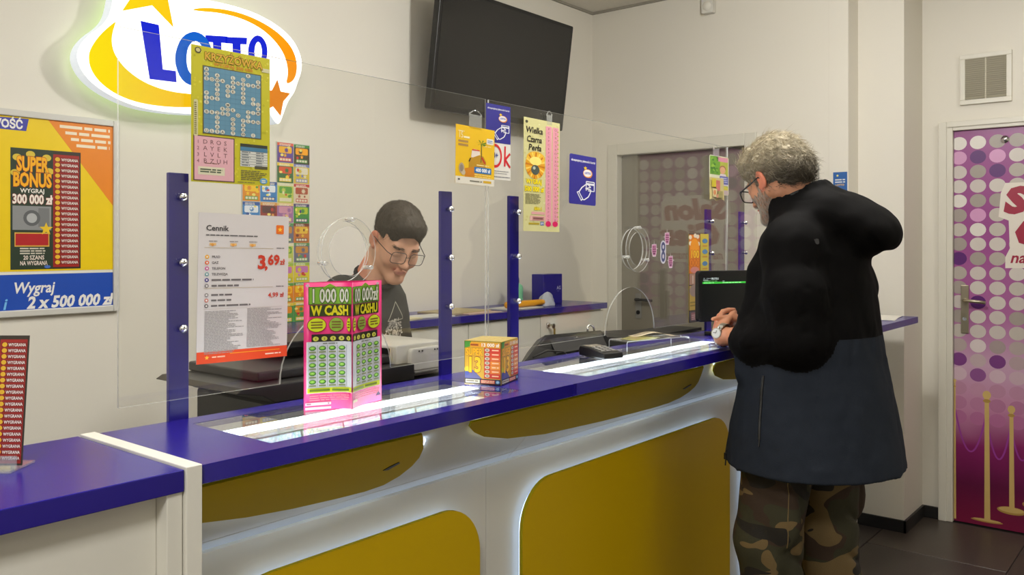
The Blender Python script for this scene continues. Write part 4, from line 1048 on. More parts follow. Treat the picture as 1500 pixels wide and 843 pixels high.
# ---------------- folded pink ticket
t = thing('folded_leaflet', 'pink and green folded 1 000 000 zł W CASHU leaflet standing on the counter', 'leaflet', (1.172, 1.42, ZC))
def bez(p, c, q, n=14): return [((1-a)**2*p[0] + 2*a*(1-a)*c[0] + a*a*q[0], (1-a)**2*p[1] + 2*a*(1-a)*c[1] + a*a*q[1]) for a in [i/n for i in range(n+1)]]
def half(p, c, q, left):
    pts = bez(p, c, q) if left else bez(q, c, p)       # always left to right as the viewer sees it
    L = [0]
    for a, b_ in zip(pts[:-1], pts[1:]): L.append(L[-1] + math.hypot(b_[0]-a[0], b_[1]-a[1]))
    H_ = .266
    def fn(v):
        u = max(0, min(v[0], L[-1] - 1e-6)); i = max(k for k in range(len(L)) if L[k] <= u); i = min(i, len(pts) - 2)
        a = (u - L[i]) / (L[i+1] - L[i]); d = Vector((pts[i+1][0]-pts[i][0], pts[i+1][1]-pts[i][1])).normalized()
        n = Vector((d.y, -d.x)); off = .0004 + v[2]
        return (pts[i][0] + (pts[i+1][0]-pts[i][0])*a + n.x*off, pts[i][1] + (pts[i+1][1]-pts[i][1])*a + n.y*off, ZC + v[1])
    m = MB(); n = len(pts)
    v = [(x, y, ZC) for x, y in pts] + [(x, y, ZC + H_) for x, y in pts]
    m.add(v, [(i, i+1, n+i+1, n+i) for i in range(n-1)])
    o = m.build('leaf', ink((206, 36, 108)), t, smooth=True)
    so = o.modifiers.new('thickness', 'SOLIDIFY'); so.thickness = .0006; so.offset = 0
    U, V = 50., 185.
    s = Sheet(L[-1], H_, U, V); s.lay = .0007
    def strip(u0, u1, v, h, col, l):    # cut into strips so the print can bend with the paper
        k = max(1, int((u1-u0)/3))
        for i in range(k): s.rect(u0 + (u1-u0)*i/k, v, (u1-u0)/k, h, col, l)
    GL = (96, 150, 40); YL_ = (196, 206, 30)
    a0, a1 = (4, 50) if left else (0, 46)
    strip(a0, a1, 6, 26, (60, 100, 30), 1); strip(a0 + .8, a1 - .8, 7, 24, (120, 170, 50), 1.3)
    s.poly([(18, 7), (25, 1.5), (32, 7)], (120, 160, 40), 1.5)
    s.text('1 000 00' if left else '00 000zł', 25.5 if left else 23.5, 28.5, 19, (206, 206, 190), 4, 'b', 'c', w=39, out=(70, 96, 30))
    strip(a0 + 1, a1 - 1, 32.5, 16.5, (50, 60, 20), 1.6)
    s.text('W CASH' if left else 'W CASHU', 25.5 if left else 23.5, 47, 13, (206, 196, 20), 4, 'x', 'c', w=38, out=(70, 80, 16))
    for i, (u, r_, c) in enumerate(((12, 9.5, YL_), (31, 7.5, (130, 160, 50)), (46, 4, YL_)) if left else ((4, 4, YL_), (18, 7.5, (130, 160, 50)), (37, 9.5, YL_))):
        s.circ(u, 61.5, r_, 10.8, (150, 50, 40), 1.6 + 1.3*i, 22); s.circ(u, 61.5, r_*.92, 9.8, c, 2.2 + 1.3*i, 22)
        for q in range(3): s.bars(u - r_*.6, 56.5 + 4*q, r_*1.2, 1, 1, 1.8, (110, 80, 30), 2.9 + 1.3*i, i + q, 1)
    strip(a0 + 3 if left else 0, 50 if left else a1 - 3, 75, 11, (34, 30, 20), 2)
    for i in range(5): s.circ((11 if left else 4) + 8.4*i, 81.5, 2.9, 3.4, (190, 190, 70), 3, 12); s.text('%d' % (i + 1), (11 if left else 4) + 8.4*i, 82.8, 2.8, (60, 60, 20), 4, 'b', 'c')
    b0, b1 = (3, 50) if left else (0, 46.5)
    strip(b0 - .8, b1 + (.0 if left else .8), 85.8, 75, (226, 222, 216), 1.2); strip(b0, b1, 86.5, 73.5, (192, 194, 198), 1.5)
    s.bars(18, 88, 14, 1, 1, 1.4, (100, 104, 90), 3, 4, 1)
    for c_ in range(5):
        u = (3.4 + 9.6*c_) if left else (-1.6 + 9.6*c_)
        for r_ in range(5):
            v = 91 + 12.2*r_
            if u < -.2 or u + 9 > 50.5:
                continue
            s.rect(u + 9.1, v, .5, 11.4, (130, 134, 140), 2); s.rect(u, v + 11.6, 9.4, .4, (150, 154, 158), 2)
            s.circ(u + 4.5, v + 4.4, 3.6, 3.4, (60, 110, 40), 2.5, 10); s.circ(u + 4.2, v + 4, 2.6, 2.2, (130, 190, 70), 3, 10); s.rect(u + 3.2, v + 3.4, 2, .9, (190, 216, 120), 3.5)
            s.rect(u + 1, v + 9, 7, 1.8, (120, 130, 80), 2.5)
    strip(b0, b1, 153, 7, (190, 200, 40), 2); s.bars(b0 + 2, 155, 40, 1, 1, 3, (100, 120, 30), 3, 5, 1)
    for q in range(3): s.bars(5, 164 + 3*q, 40, 1, 1, 1.3, (226, 130, 140), 3, q, 1)
    if left:
        s.rect(1, 174, 25, 4, (216, 180, 190), 2); s.rect(1, 180.5, 25, 3.4, (206, 170, 180), 2); s.bars(2, 175, 22, 1, 1, 1.8, (140, 90, 110), 3, 3, 1); s.circ(3, 4, 2, 2, (206, 180, 190), 3, 8)
    else:
        s.rrect(1, 172, 10, 4, 1, (206, 190, 150), 2); s.poly([(40, 176), (44, 169), (48, 176)], (110, 100, 130), 3); s.circ(43, 4, 2.4, 2, (206, 180, 190), 3, 8)
    o = s.build('leaf_print', t, fn); o.location = -wloc(t)
half((1.100, 1.462), (1.188, 1.428), (1.172, 1.395), True)
half((1.290, 1.436), (1.205, 1.420), (1.172, 1.395), False)
m = MB(); v = [(1.292, 1.438, ZC), (1.19, 1.475, ZC), (1.102, 1.466, ZC)]
m.add(v + [(x, y, ZC + .2665) for x, y, z in v], [(0, 1, 4, 3), (1, 2, 5, 4)])
o = m.build('back_leaf', ink((206, 40, 110)), t); so = o.modifiers.new('thickness', 'SOLIDIFY'); so.thickness = .0006

# ---------------- yellow game box
t = thing('game_box', 'yellow and red SUPER 13 scratch card cube standing on the counter', 'box', (1.602, 1.350, ZC), None, (0, 0, math.radians(17.4)))
BX, BY, BZ = .112, .100, .107
MB().box(0, BX, 0, BY, 0, BZ).build('box', ink((186, 160, 60)), t, bevel=.001, world=False)
def box_face(w):
    s = Sheet(w, BZ, 470, 530)
    s.rect(4, 4, 462, 522, (30, 26, 40), .5); s.rect(10, 8, 450, 452, (206, 160, 40), 1)
    s.poly([(10, 8), (90, 8), (80, 70), (10, 90)], (70, 140, 50), 2); s.poly([(10, 330), (120, 360), (230, 460), (10, 460)], (90, 90, 140), 1.5)
    s.circ(40, 350, 34, 36, (200, 190, 40), 2); s.circ(40, 400, 26, 26, (70, 80, 150), 2.4); s.rect(78, 22, 380, 50, (226, 150, 30), 2)
    s.bars(84, 36, 100, 1, 1, 22, (150, 70, 30), 3, 3, 1); s.text('13 000 zł', 330, 64, 40, (240, 226, 200), 4, 'x', 'c', w=230, out=(150, 40, 20))
    s.text('SUPER', 130, 176, 84, (246, 176, 20), 4, 'x', 'c', w=210, out=(130, 40, 20)); s.text('13', 130, 376, 172, (250, 190, 10), 4, 'x', 'c', w=190, out=(130, 30, 30))
    s.rect(256, 80, 206, 372, (190, 60, 30), 2.5)
    for i in range(7):
        v = 84 + 52.4*i; c = ((206, 50, 30), (212, 66, 30), (216, 96, 34), (222, 130, 30), (222, 140, 36), (216, 110, 30), (200, 40, 30))[i]
        s.rect(336, v, 122, 47, c, 3); s.circ(296, v + 22, 30, 20, (206, 200, 180), 3, 12); s.circ(296, v + 22, 18, 12, (150, 140, 120), 3.5, 10); s.bars(356, v + 14, 84, 1, 1, 16, (236, 190, 150), 4, i, 1)
    s.rect(10, 466, 450, 54, (36, 30, 50), 1.5); s.rect(20, 472, 180, 42, (206, 200, 180), 2); s.bars(30, 484, 150, 1, 1, 14, (120, 110, 90), 3, 1, 1); s.rect(214, 472, 176, 42, (200, 80, 50), 2); s.bars(222, 480, 160, 2, 16, 9, (232, 200, 170), 3, 2, 1); s.circ(428, 492, 28, 24, (60, 100, 150), 3); s.circ(428, 492, 18, 15, (150, 190, 210), 4)
    return s
o = box_face(BX).build('front_print', t); o.rotation_euler = FACE_S; o.location = (0, -.0003, 0)
o = box_face(BY).build('side_print', t); o.rotation_euler = FACE_W; o.location = (-.0003, BY, 0)
s = Sheet(BX, BY, 112, 100); s.rect(1, 1, 110, 98, (200, 176, 100), 1)
for i in range(60):
    R = random.Random(i); s.rect(R.uniform(2, 100), R.uniform(2, 92), R.uniform(2, 9), R.uniform(1, 4), R.choice(((216, 190, 120), (190, 150, 70), (206, 196, 130), (170, 120, 60))), 2)
o = s.build('lid_print', t); o.location = (0, 0, BZ + .0002)

# ---------------- tall bonus card in a clear foot on the left counter
t = thing('scratch_card_display', 'dark red bonus ticket with gold coin rows standing on left counter', 'display card', (.505, 1.461, ZC), None, (0, 0, -.88))
def leaned(o): o.rotation_euler = (PI/2 - math.radians(6), 0, 0); return o
CWW, CHH = .110, .199
o = leaned(MB().box(-CWW/2, CWW/2, .001, CHH, -.0008, 0).build('card', ink((52, 44, 34)), t, world=False)); o.location = (0, 0, .006)
s = Sheet(CWW, CHH, 219, 392); bonus_card(s, 0, 0, 219, 392, 1)
o = leaned(s.build('card_print', t)); o.location = (-CWW/2, 0, .006); o.location.x = -CWW/2
m = MB(); m.box(-.05, .05, -.024, .045, 0, .003).box(-.05, .05, -.0075, -.005, .003, .022).box(-.05, .05, .005, .008, .003, .05)
m.build('clear_foot', [HOOKM], t, world=False)

# ---------------- card reader
t = thing('card_terminal', 'black card payment terminal lying on the far glass display', 'terminal', (2.195, 1.452, ZC), None, (0, 0, math.radians(-108)))
m = MB().prism([(-.088, .004), (.088, .004), (.09, .010), (.086, .022), (-.02, .034), (-.082, .036), (-.09, .026)], -.040, .040, 'y')
m.build('casing', BLACKP, t, bevel=.004, world=False, seg=3)
MB().prism([(-.078, .0364), (-.03, .0349), (-.03, .0357), (-.078, .0372)], -.030, .030, 'y').build('screen', pm('terminal_screen', (120, 112, 98), .2), t, world=False)
kk = None
for i in range(4):
    for j in range(3):
        x, y = -.012 + i*.021, -.022 + j*.022
        z = .034 - (x + .02)*.113
        if kk is None:
            kk = MB().box(-.007, .007, -.008, .008, -.003, .003).build('key', GREYP, t, bevel=.001, world=False); o = kk
        else: o = kk.copy(); C.objects.link(o); o.parent = t
        o.location = (x, y, z); o.rotation_euler = (0, .112, 0)
MB().box(-.06, .06, -.03, .03, 0, .004).build('foot', DARKP, t, world=False); t.scale = (.70, .92, .92)

# ---------------- clear riser with money on it
A_ = Vector((2.36, 1.462)); dr = Vector((.958, -.285)).normalized(); ang = math.atan2(dr.y, dr.x)
t = thing('acrylic_riser', 'low clear acrylic riser tray on the counter near the watch', 'tray', (2.36, 1.462, ZC), None, (0, 0, ang))
RW, RD_, RH = .285, .088, .034
prof = [(0, 0)] + [(.008 - .008*math.cos(a), RH - .008 + .008*math.sin(a)) for a in (0, .5, 1.07, 1.57)] + [(RW - .008 + .008*math.sin(a), RH - .008 + .008*math.cos(a)) for a in (0, .5, 1.07, 1.57)] + [(RW, 0)]
inn = [(RW - .003, 0)] + [(RW - .003 - .006 + .006*math.sin(a), RH - .009 + .006*math.cos(a)) for a in (1.57, 1.07, .5, 0)] + [(.009 - .006*math.cos(a), RH - .009 + .006*math.sin(a)) for a in (1.57, 1.07, .5, 0)] + [(.003, 0)]
MB().prism(prof + inn, 0, RD_, 'y', 1, 0).build('riser', [GLASS, GLASSE], t, world=False)
def note(name, label, cat, u, v, w, d, rot, mat, sh, bend):
    r = thing(name, label, cat, (A_.x + dr.x*u - dr.y*v, A_.y + dr.y*u + dr.x*v, ZC + RH + .0006), None, (0, 0, ang + rot))
    n = 12; vs = []
    for j in range(2):
        for i in range(n + 1):
            x = -w/2 + w*i/n; vs.append((x, (-d/2, d/2)[j], bend*(.5 + .5*math.cos(2*PI*(i/n - .5)))))
    o = MB().add(vs, [(i, i+1, n+2+i, n+1+i) for i in range(n)]).build('sheet', mat, r, smooth=True, world=False)
    so = o.modifiers.new('thickness', 'SOLIDIFY'); so.thickness = .0003; so.offset = 1
    if sh:
        o = sh.build('note_print', r, lambda p: (p[0] - w/2, p[1] - d/2, p[2] + .0005 + bend*(.5 + .5*math.cos(2*PI*(p[0]/w - .5)))))
    return r
s = Sheet(.14, .066, 140, 66); 
for i in range(14): s.rect(i*10, 0, 10, 66, ((150, 146, 80), (166, 158, 90), (140, 140, 84))[i % 3], 1)
s.rect(100, 10, 30, 44, (128, 122, 80), 2); s.circ(40, 33, 16, 20, (150, 132, 84), 2); s.text('20', 12, 22, 12, (100, 90, 50), 3, 'b')
note('banknote', 'greenish banknote lying on the clear acrylic riser', 'banknote', .10, .045, .14, .066, .25, ink((160, 152, 90)), s, .004)
s = Sheet(.15, .05, 150, 50); s.bars(10, 8, 110, 6, 6, 2, (150, 140, 120), 2, 4)
o = note('receipt', 'curled beige receipt lying over the banknote on the riser', 'receipt', .155, .048, .15, .05, -.35, ink((206, 190, 156)), s, .012); o.location.z += .0045

# ---------------- black touch screen
t = thing('touch_screen', 'black touch screen with green bar between glass and customer hands', 'screen', (3.03, 1.44, ZC), None, (0, 0, math.radians(-28)))
MB().prism(rrect(-.128, .128, .055, .247, .014, 5), -.010, .014, 'y').build('screen_housing', BLACKP, t, bevel=.003, world=False)
s = Sheet(.222, .15, 335, 330)
s.rect(0, 0, 335, 330, (10, 13, 13), 1)
o = s.build('lit_area', t); o.rotation_euler = FACE_S; o.location = (-.111, -.0103, .072)
s = Sheet(.222, .15, 335, 330)
s.rect(0, 38, 335, 15, (50, 150, 50), 2); s.text('ID   KWOTA', 6, 14, 8, (150, 160, 160), 3, 'r'); s.bars(60, 4, 50, 2, 9, 5, (150, 160, 160), 3, 4, 1); s.bars(4, 20, 34, 1, 1, 5, (130, 140, 140), 3, 1, 1); s.bars(10, 28, 90, 1, 1, 6, (80, 130, 80), 3, 2, .9); s.bars(136, 30, 14, 1, 1, 5, (140, 150, 150), 3, 3, 1)
s.bars(8, 43, 70, 1, 1, 5, (130, 210, 130), 3, 3, 1); s.bars(136, 43, 130, 1, 1, 5, (150, 220, 150), 3, 4, 1)
o = s.build('screen_text', t, None, .9); o.rotation_euler = FACE_S; o.location = (-.111, -.0104, .072)
MB().box(-.02, .02, .014, .024, .012, .16).box(-.055, .055, -.03, .06, 0, .012).build('stand', BLACKP, t, bevel=.003, world=False)

# ---------------- papers at the right end of the counter
sheets('paper_stack', 'white papers at the far right end of the counter behind customer', 'paper', 4.22, 1.25, .30, .21, 3, .15, PAPER, .0008, None, ZC)

# ---------------- leaflets lit inside the glass displays
PALE = [ink((206, 214, 216)), ink((190, 206, 210)), ink((216, 214, 196))]
def tray_leaf(label, x, w, mat, k, lean=.0):
    t = thing('display_leaflet', label, 'leaflet', (x, 1.50, 1.0203), 'leaflets inside the lit counter displays', (math.radians(90 - 16), 0, lean))
    paper('sheet', w, .036, t, mat, .0006)
    s = Sheet(w, .036, w*1000, 36); R = random.Random(k)
    n = int(w*1000/7)
    for i in range(n):
        for j in range(3): s.rect(i*7 + 1, 3 + j*11, 5, 8, R.choice(((150, 196, 204), (226, 232, 232), (170, 206, 190), (206, 220, 226), (120, 170, 190))), 1)
    s.build('leaflet_print', t); return t
for k in range(6):
    tray_leaf('pale patterned leaflet, %s from the left in the near glass display' % ('first', 'second', 'third', 'fourth', 'fifth', 'sixth')[k], IN[0][0] + .02 + k*.112, .106, PALE[k % 3], k)
for k in range(8):
    tray_leaf('pale patterned leaflet, %s from the left in the far glass display' % ('first', 'second', 'third', 'fourth', 'fifth', 'sixth', 'seventh', 'eighth')[k], IN[1][0] + .02 + k*.124, .118, PALE[k % 3], k + 10)

# ================================================================== BEHIND THE GLASS
dk = thing('work_desk', 'plain work desk behind the barrier carrying the terminals', 'desk', (2.2, 1.8, 0))
MB().box(.98, 3.6, 1.598, 2.02, .925, .955).build('desk_top', WHITE, dk, bevel=.002)
for x in (1.0, 2.3, 3.57): MB().box(x, x + .02, 1.61, 2.0, 0, .925).build('leg', WHITE, dk)
ZD = .9555
t = thing('lottery_terminal', 'white and black lottery ticket terminal behind the pink leaflet', 'terminal', (1.4, 1.8, ZD))
MB().box(1.17, 1.75, 1.64, 2.0, ZD, 1.085).build('base', BLACKP, t, bevel=.01)
m = MB().prism([(1.062, 1.118), (1.08, 1.128), (1.60, 1.128), (1.60, 1.085), (1.165, 1.085), (1.13, 1.105)], 1.65, 2.0, 'y')
m.build('paper_shelf', DARKP, t, bevel=.003)
MB().box(1.15, 1.62, 1.70, 2.0, 1.129, 1.152).build('ticket_tray', DARKP, t, bevel=.004)
MB().box(1.30, 1.62, 1.82, 2.0, 1.18, 1.198).build('upper_deck', BLACKP, t, bevel=.003)
MB().box(1.36, 1.5605, 1.88, 2.0, 1.1525, 1.18).build('neck', BLACKP, t)
MB().prism(rrect(1.562, 1.740, 1.088, 1.177, .006, 4), 1.68, 1.96, 'y').build('printer_housing', WHITEP, t, bevel=.003)
pq = MB().prism(rrect(1.600, 1.722, 1.105, 1.166, .012, 4, (1, 0, 1, 1)), 1.664, 1.68, 'y').build('cover_flap', WHITEP, t, bevel=.004)
MB().box(1.61, 1.70, 1.660, 1.676, 1.098, 1.105).build('flap_lip', GREYP, pq, bevel=.002)
for x in (1.630, 1.642, 1.690, 1.700): MB().cyl((x, 1.6645, 1.1575), (x, 1.6625, 1.1575), .0024, n=8).build('vent_dot', DARKP, pq)
MB().box(1.5585, 1.5622, 1.70, 1.93, 1.115, 1.168).build('side_window', BLACKP, t)
MB().box(1.557, 1.5585, 1.695, 1.699, 1.105, 1.172).box(1.557, 1.5585, 1.699, 1.935, 1.108, 1.113).build('window_trim', WHITEP, t)

t = thing('clerk_display', 'black tilted display unit seen from behind the middle pane', 'display', (2.32, 1.69, ZD))
v = [(2.058, 1.640, 1.075), (2.560, 1.640, 1.03), (2.572, 1.665, 1.115), (2.555, 1.690, 1.143), (2.235, 1.690, 1.152), (2.165, 1.675, 1.124), (2.075, 1.648, 1.092),
     (2.058, 1.67, 1.03), (2.560, 1.67, 1.0), (2.572, 1.715, 1.09), (2.555, 1.735, 1.12), (2.235, 1.735, 1.128), (2.165, 1.72, 1.095), (2.075, 1.69, 1.05)]
m = MB().add(v, [(0, 1, 2, 3, 4, 5, 6), (13, 12, 11, 10, 9, 8, 7)] + [(i, 7 + i, 7 + (i + 1) % 7, (i + 1) % 7) for i in range(7)])
m.build('shell', BLACKP, t, bevel=.006)
MB().prism([(1.655, 1.090), (1.6845, 1.136), (1.6825, 1.137), (1.653, 1.091)], 2.24, 2.54, 'x').build('back_plate', DARKP, t, bevel=.001)
MB().tube([(2.475, 1.692, 1.142), (2.477, 1.694, 1.158), (2.495, 1.696, 1.165), (2.512, 1.694, 1.158), (2.516, 1.692, 1.142)], .004, 8).build('clip', CHROME, t, smooth=True)
MB().box(2.2, 2.5, 1.64, 1.78, ZD, .98).box(2.32, 2.40, 1.68, 1.73, .98, 1.08).build('stand', BLACKP, t, bevel=.004)
m = MB().tube([(2.10, 1.640, 1.095), (2.16, 1.632, 1.110), (2.24, 1.628, 1.10), (2.30, 1.634, 1.07)], .003, 8); m.build('cable', DARKP, t, smooth=True)

t = thing('ticket_printer', 'low black printer with sloping rounded left end near the riser', 'printer', (3.0, 1.72, ZD))
pr = [(2.60, ZD), (2.60, 1.052), (2.625, 1.082), (2.67, 1.104), (2.74, 1.110), (2.9, 1.104), (3.1, 1.092), (3.40, 1.074), (3.42, ZD)]
MB().prism(pr, 1.61, 1.86, 'y').build('casing', BLACKP, t, bevel=.012, seg=3)
MB().box(2.95, 3.25, 1.65, 1.80, 1.090, 1.1015).build('lid', DARKP, t, bevel=.001)
# ================================================================== PEOPLE: smooth-blended solids turned into one skin each
class Solid:
    BIG = .05
    def __init__(s, lo, hi, vox):
        s.lo = np.array(lo, float); s.vox = vox
        s.n = tuple(int(math.ceil((h - l)/vox)) + 1 for l, h in zip(lo, hi))
        s.F = np.full(s.n, s.BIG, np.float32); s.M = Matrix.Identity(4)
    def block(s, a, b, pad):
        i0 = [max(0, int((a[k] - pad - s.lo[k])/s.vox)) for k in range(3)]
        i1 = [min(s.n[k], int((b[k] + pad - s.lo[k])/s.vox) + 2) for k in range(3)]
        if any(p >= q for p, q in zip(i0, i1)): return None
        sl = tuple(slice(p, q) for p, q in zip(i0, i1))
        ax = [s.lo[k] + s.vox*np.arange(i0[k], i1[k]) for k in range(3)]
        return sl, np.meshgrid(*ax, indexing='ij', sparse=True)
    def mix(s, sl, d, k, op):
        A = s.F[sl]
        if op == '-':
            d = -d; h = np.clip(.5 - .5*(d - A)/k, 0, 1); s.F[sl] = d*(1-h) + A*h + k*h*(1-h)
        else:
            h = np.clip(.5 + .5*(A - d)/k, 0, 1); s.F[sl] = A*(1-h) + d*h - k*h*(1-h)
    def cone(s, a, b, ra, rb=None, k=.012, op='+'):
        rb = ra if rb is None else rb
        a = np.array(s.M @ Vector(a)); b = np.array(s.M @ Vector(b)); r = max(ra, rb)
        q = s.block(np.minimum(a, b) - r, np.maximum(a, b) + r, k + .012)
        if q is None: return s
        sl, (X, Y, Z) = q
        v = b - a; L2 = max(v @ v, 1e-9)
        t = np.clip(((X-a[0])*v[0] + (Y-a[1])*v[1] + (Z-a[2])*v[2])/L2, 0, 1)
        d = np.sqrt((X-a[0]-t*v[0])**2 + (Y-a[1]-t*v[1])**2 + (Z-a[2]-t*v[2])**2) - (ra + (rb-ra)*t)
        s.mix(sl, d, k, op); return s
    def chain(s, pts, rs, k=.012):
        for i in range(len(pts) - 1): s.cone(pts[i], pts[i+1], rs[i], rs[i+1], k)
        return s
    def ell(s, c, r, k=.012, op='+', rot=None):
        c = np.array(s.M @ Vector(c)); R = s.M.to_3x3()
        if rot is not None: R = R @ Euler(rot).to_matrix()
        R = np.array(R); r = np.array(r, float); m = r.max()
        q = s.block(c - m, c + m, k + .012)
        if q is None: return s
        sl, (X, Y, Z) = q
        P = [(X-c[0])*R[0, i] + (Y-c[1])*R[1, i] + (Z-c[2])*R[2, i] for i in range(3)]
        k0 = np.sqrt(sum((P[i]/r[i])**2 for i in range(3))); k1 = np.sqrt(sum((P[i]/r[i]**2)**2 for i in range(3)))
        d = k0*(k0 - 1)/np.maximum(k1, 1e-6)
        s.mix(sl, d, k, op); return s
    def loft(s, rings, k=.02, op='+', cap=True):
        """upright stack of ellipses: (z, cx, cy, a, b)"""
        rings = sorted(rings); zs = [r[0] for r in rings]; m = max(max(r[3], r[4]) for r in rings)
        cx = np.mean([r[1] for r in rings]); cy = np.mean([r[2] for r in rings])
        q = s.block((cx - m - .1, cy - m - .1, zs[0]), (cx + m + .1, cy + m + .1, zs[-1]), .02)
        sl, (X, Y, Z) = q
        f = lambda i: np.interp(Z, zs, [r[i] for r in rings])
        a, b = f(3), f(4)
        e = np.sqrt(((X - f(1))/a)**2 + ((Y - f(2))/b)**2)
        d = (e - 1)*np.minimum(a, b)
        if cap: d = np.maximum(d, np.maximum(Z - zs[-1], zs[0] - Z))
        s.mix(sl, d.astype(np.float32), k, op); return s
    def ring(s, c, R, r, n=(0, 0, 1), k=.01, sc=(1, 1)):
        """torus made of short cones, for collars"""
        n = Vector(n).normalized(); u = n.cross(Vector((0, 1, 0))); u = u.normalized() if u.length > .01 else Vector((1, 0, 0)); w = n.cross(u)
        P = [Vector(c) + u*(R*sc[0]*math.cos(2*PI*i/20)) + w*(R*sc[1]*math.sin(2*PI*i/20)) for i in range(21)]
        for i in range(20): s.cone(P[i], P[i+1], r, r, k)
        return s
    def crease(s, fn, band=.02):
        """push the surface in and out by fn(x, y, z), only near it"""
        I = np.argwhere(np.abs(s.F) < band)
        P = s.lo + I*s.vox
        s.F[I[:, 0], I[:, 1], I[:, 2]] += fn(P[:, 0], P[:, 1], P[:, 2]).astype(np.float32); return s
    def mesh(s, name, mats, parent, smooth=2, tint=None, pick=None):
        g = vdb.FloatGrid(s.BIG); g.copyFromArray(np.clip(s.F, -s.BIG, s.BIG))
        P, Q = g.convertToQuads(0.0)[:2]
        P = P*s.vox + s.lo
        me = bpy.data.meshes.new(name)
        me.vertices.add(len(P)); me.vertices.foreach_set('co', P.astype(np.float32).ravel())
        Q = Q[:, ::1]
        me.loops.add(Q.size); me.loops.foreach_set('vertex_index', Q.astype(np.int32).ravel())
        me.polygons.add(len(Q)); me.polygons.foreach_set('loop_start', np.arange(0, Q.size, 4, dtype=np.int32))
        me.update(calc_edges=True); me.validate()
        for _ in range(smooth):     # a little relaxing takes the grid steps out
            E = np.empty(len(me.edges)*2, np.int32); me.edges.foreach_get('vertices', E); E = E.reshape(-1, 2)
            S = np.zeros_like(P); N = np.zeros(len(P)); np.add.at(S, E[:, 0], P[E[:, 1]]); np.add.at(S, E[:, 1], P[E[:, 0]]); np.add.at(N, E.ravel(), 1)
            P = P*.5 + .5*S/np.maximum(N, 1)[:, None]
        me.vertices.foreach_set('co', P.astype(np.float32).ravel()); me.update()
        o = attach(name, me, parent, mats, True, True)
        if pick is not None:
            E = np.empty(len(me.edges)*2, np.int32); me.edges.foreach_get('vertices', E); k_ = pick(P, E.reshape(-1, 2)); me.polygons.foreach_set('material_index', (k_[Q].mean(axis=1) > .5).astype(np.int32))
        if tint is not None:
            at = me.color_attributes.new('tint', 'FLOAT_COLOR', 'POINT')
            col = np.ones((len(P), 4), np.float32); col[:, :3] = tint(P); at.data.foreach_set('color', col.ravel())
        return o
def attr_mat(name, rough, bump=0.0, bscale=300, sub=0.0, var=.08, vs=40):
    m, nt, b = new_mat(name)
    at = node(nt, 'ShaderNodeAttribute'); at.attribute_name = 'tint'
    no = node(nt, 'ShaderNodeTexNoise'); no.inputs['Scale'].default_value = vs
    tc = node(nt, 'ShaderNodeTexCoord'); nt.links.new(tc.outputs['Object'], no.inputs[0])
    mr = node(nt, 'ShaderNodeMapRange'); mr.inputs['To Min'].default_value = 1 - var; mr.inputs['To Max'].default_value = 1 + var
    nt.links.new(no.outputs['Fac'], mr.inputs['Value'])
    mx = node(nt, 'ShaderNodeVectorMath', operation='SCALE'); nt.links.new(at.outputs['Color'], mx.inputs[0]); nt.links.new(mr.outputs[0], mx.inputs['Scale'])
    nt.links.new(mx.outputs[0], b.inputs['Base Color']); b.inputs['Roughness'].default_value = rough
    if sub: b.inputs['Subsurface Weight'].default_value = sub; b.inputs['Subsurface Radius'].default_value = (.01, .004, .002)
    if bump:
        n2 = node(nt, 'ShaderNodeTexNoise'); n2.inputs['Scale'].default_value = bscale; nt.links.new(tc.outputs['Object'], n2.inputs[0])
        bp = node(nt, 'ShaderNodeBump'); bp.inputs['Strength'].default_value = bump; bp.inputs['Distance'].default_value = .002
        nt.links.new(n2.outputs['Fac'], bp.inputs['Height']); nt.links.new(bp.outputs[0], b.inputs['Normal'])
    return m
SKIN = attr_mat('skin', .5, .15, 500, .08)
HAIRM = attr_mat('hair', .7, 0, 1, 0, .25, 160)

def frame(c, fwd, up_hint=(0, 0, 1)):
    """matrix with y along fwd, z as near to up_hint as it goes, x to the right"""
    y = Vector(fwd).normalized(); x = y.cross(Vector(up_hint)).normalized(); z = x.cross(y)
    return Matrix(((x.x, y.x, z.x, c[0]), (x.y, y.y, z.y, c[1]), (x.z, y.z, z.z, c[2]), (0, 0, 0, 1)))

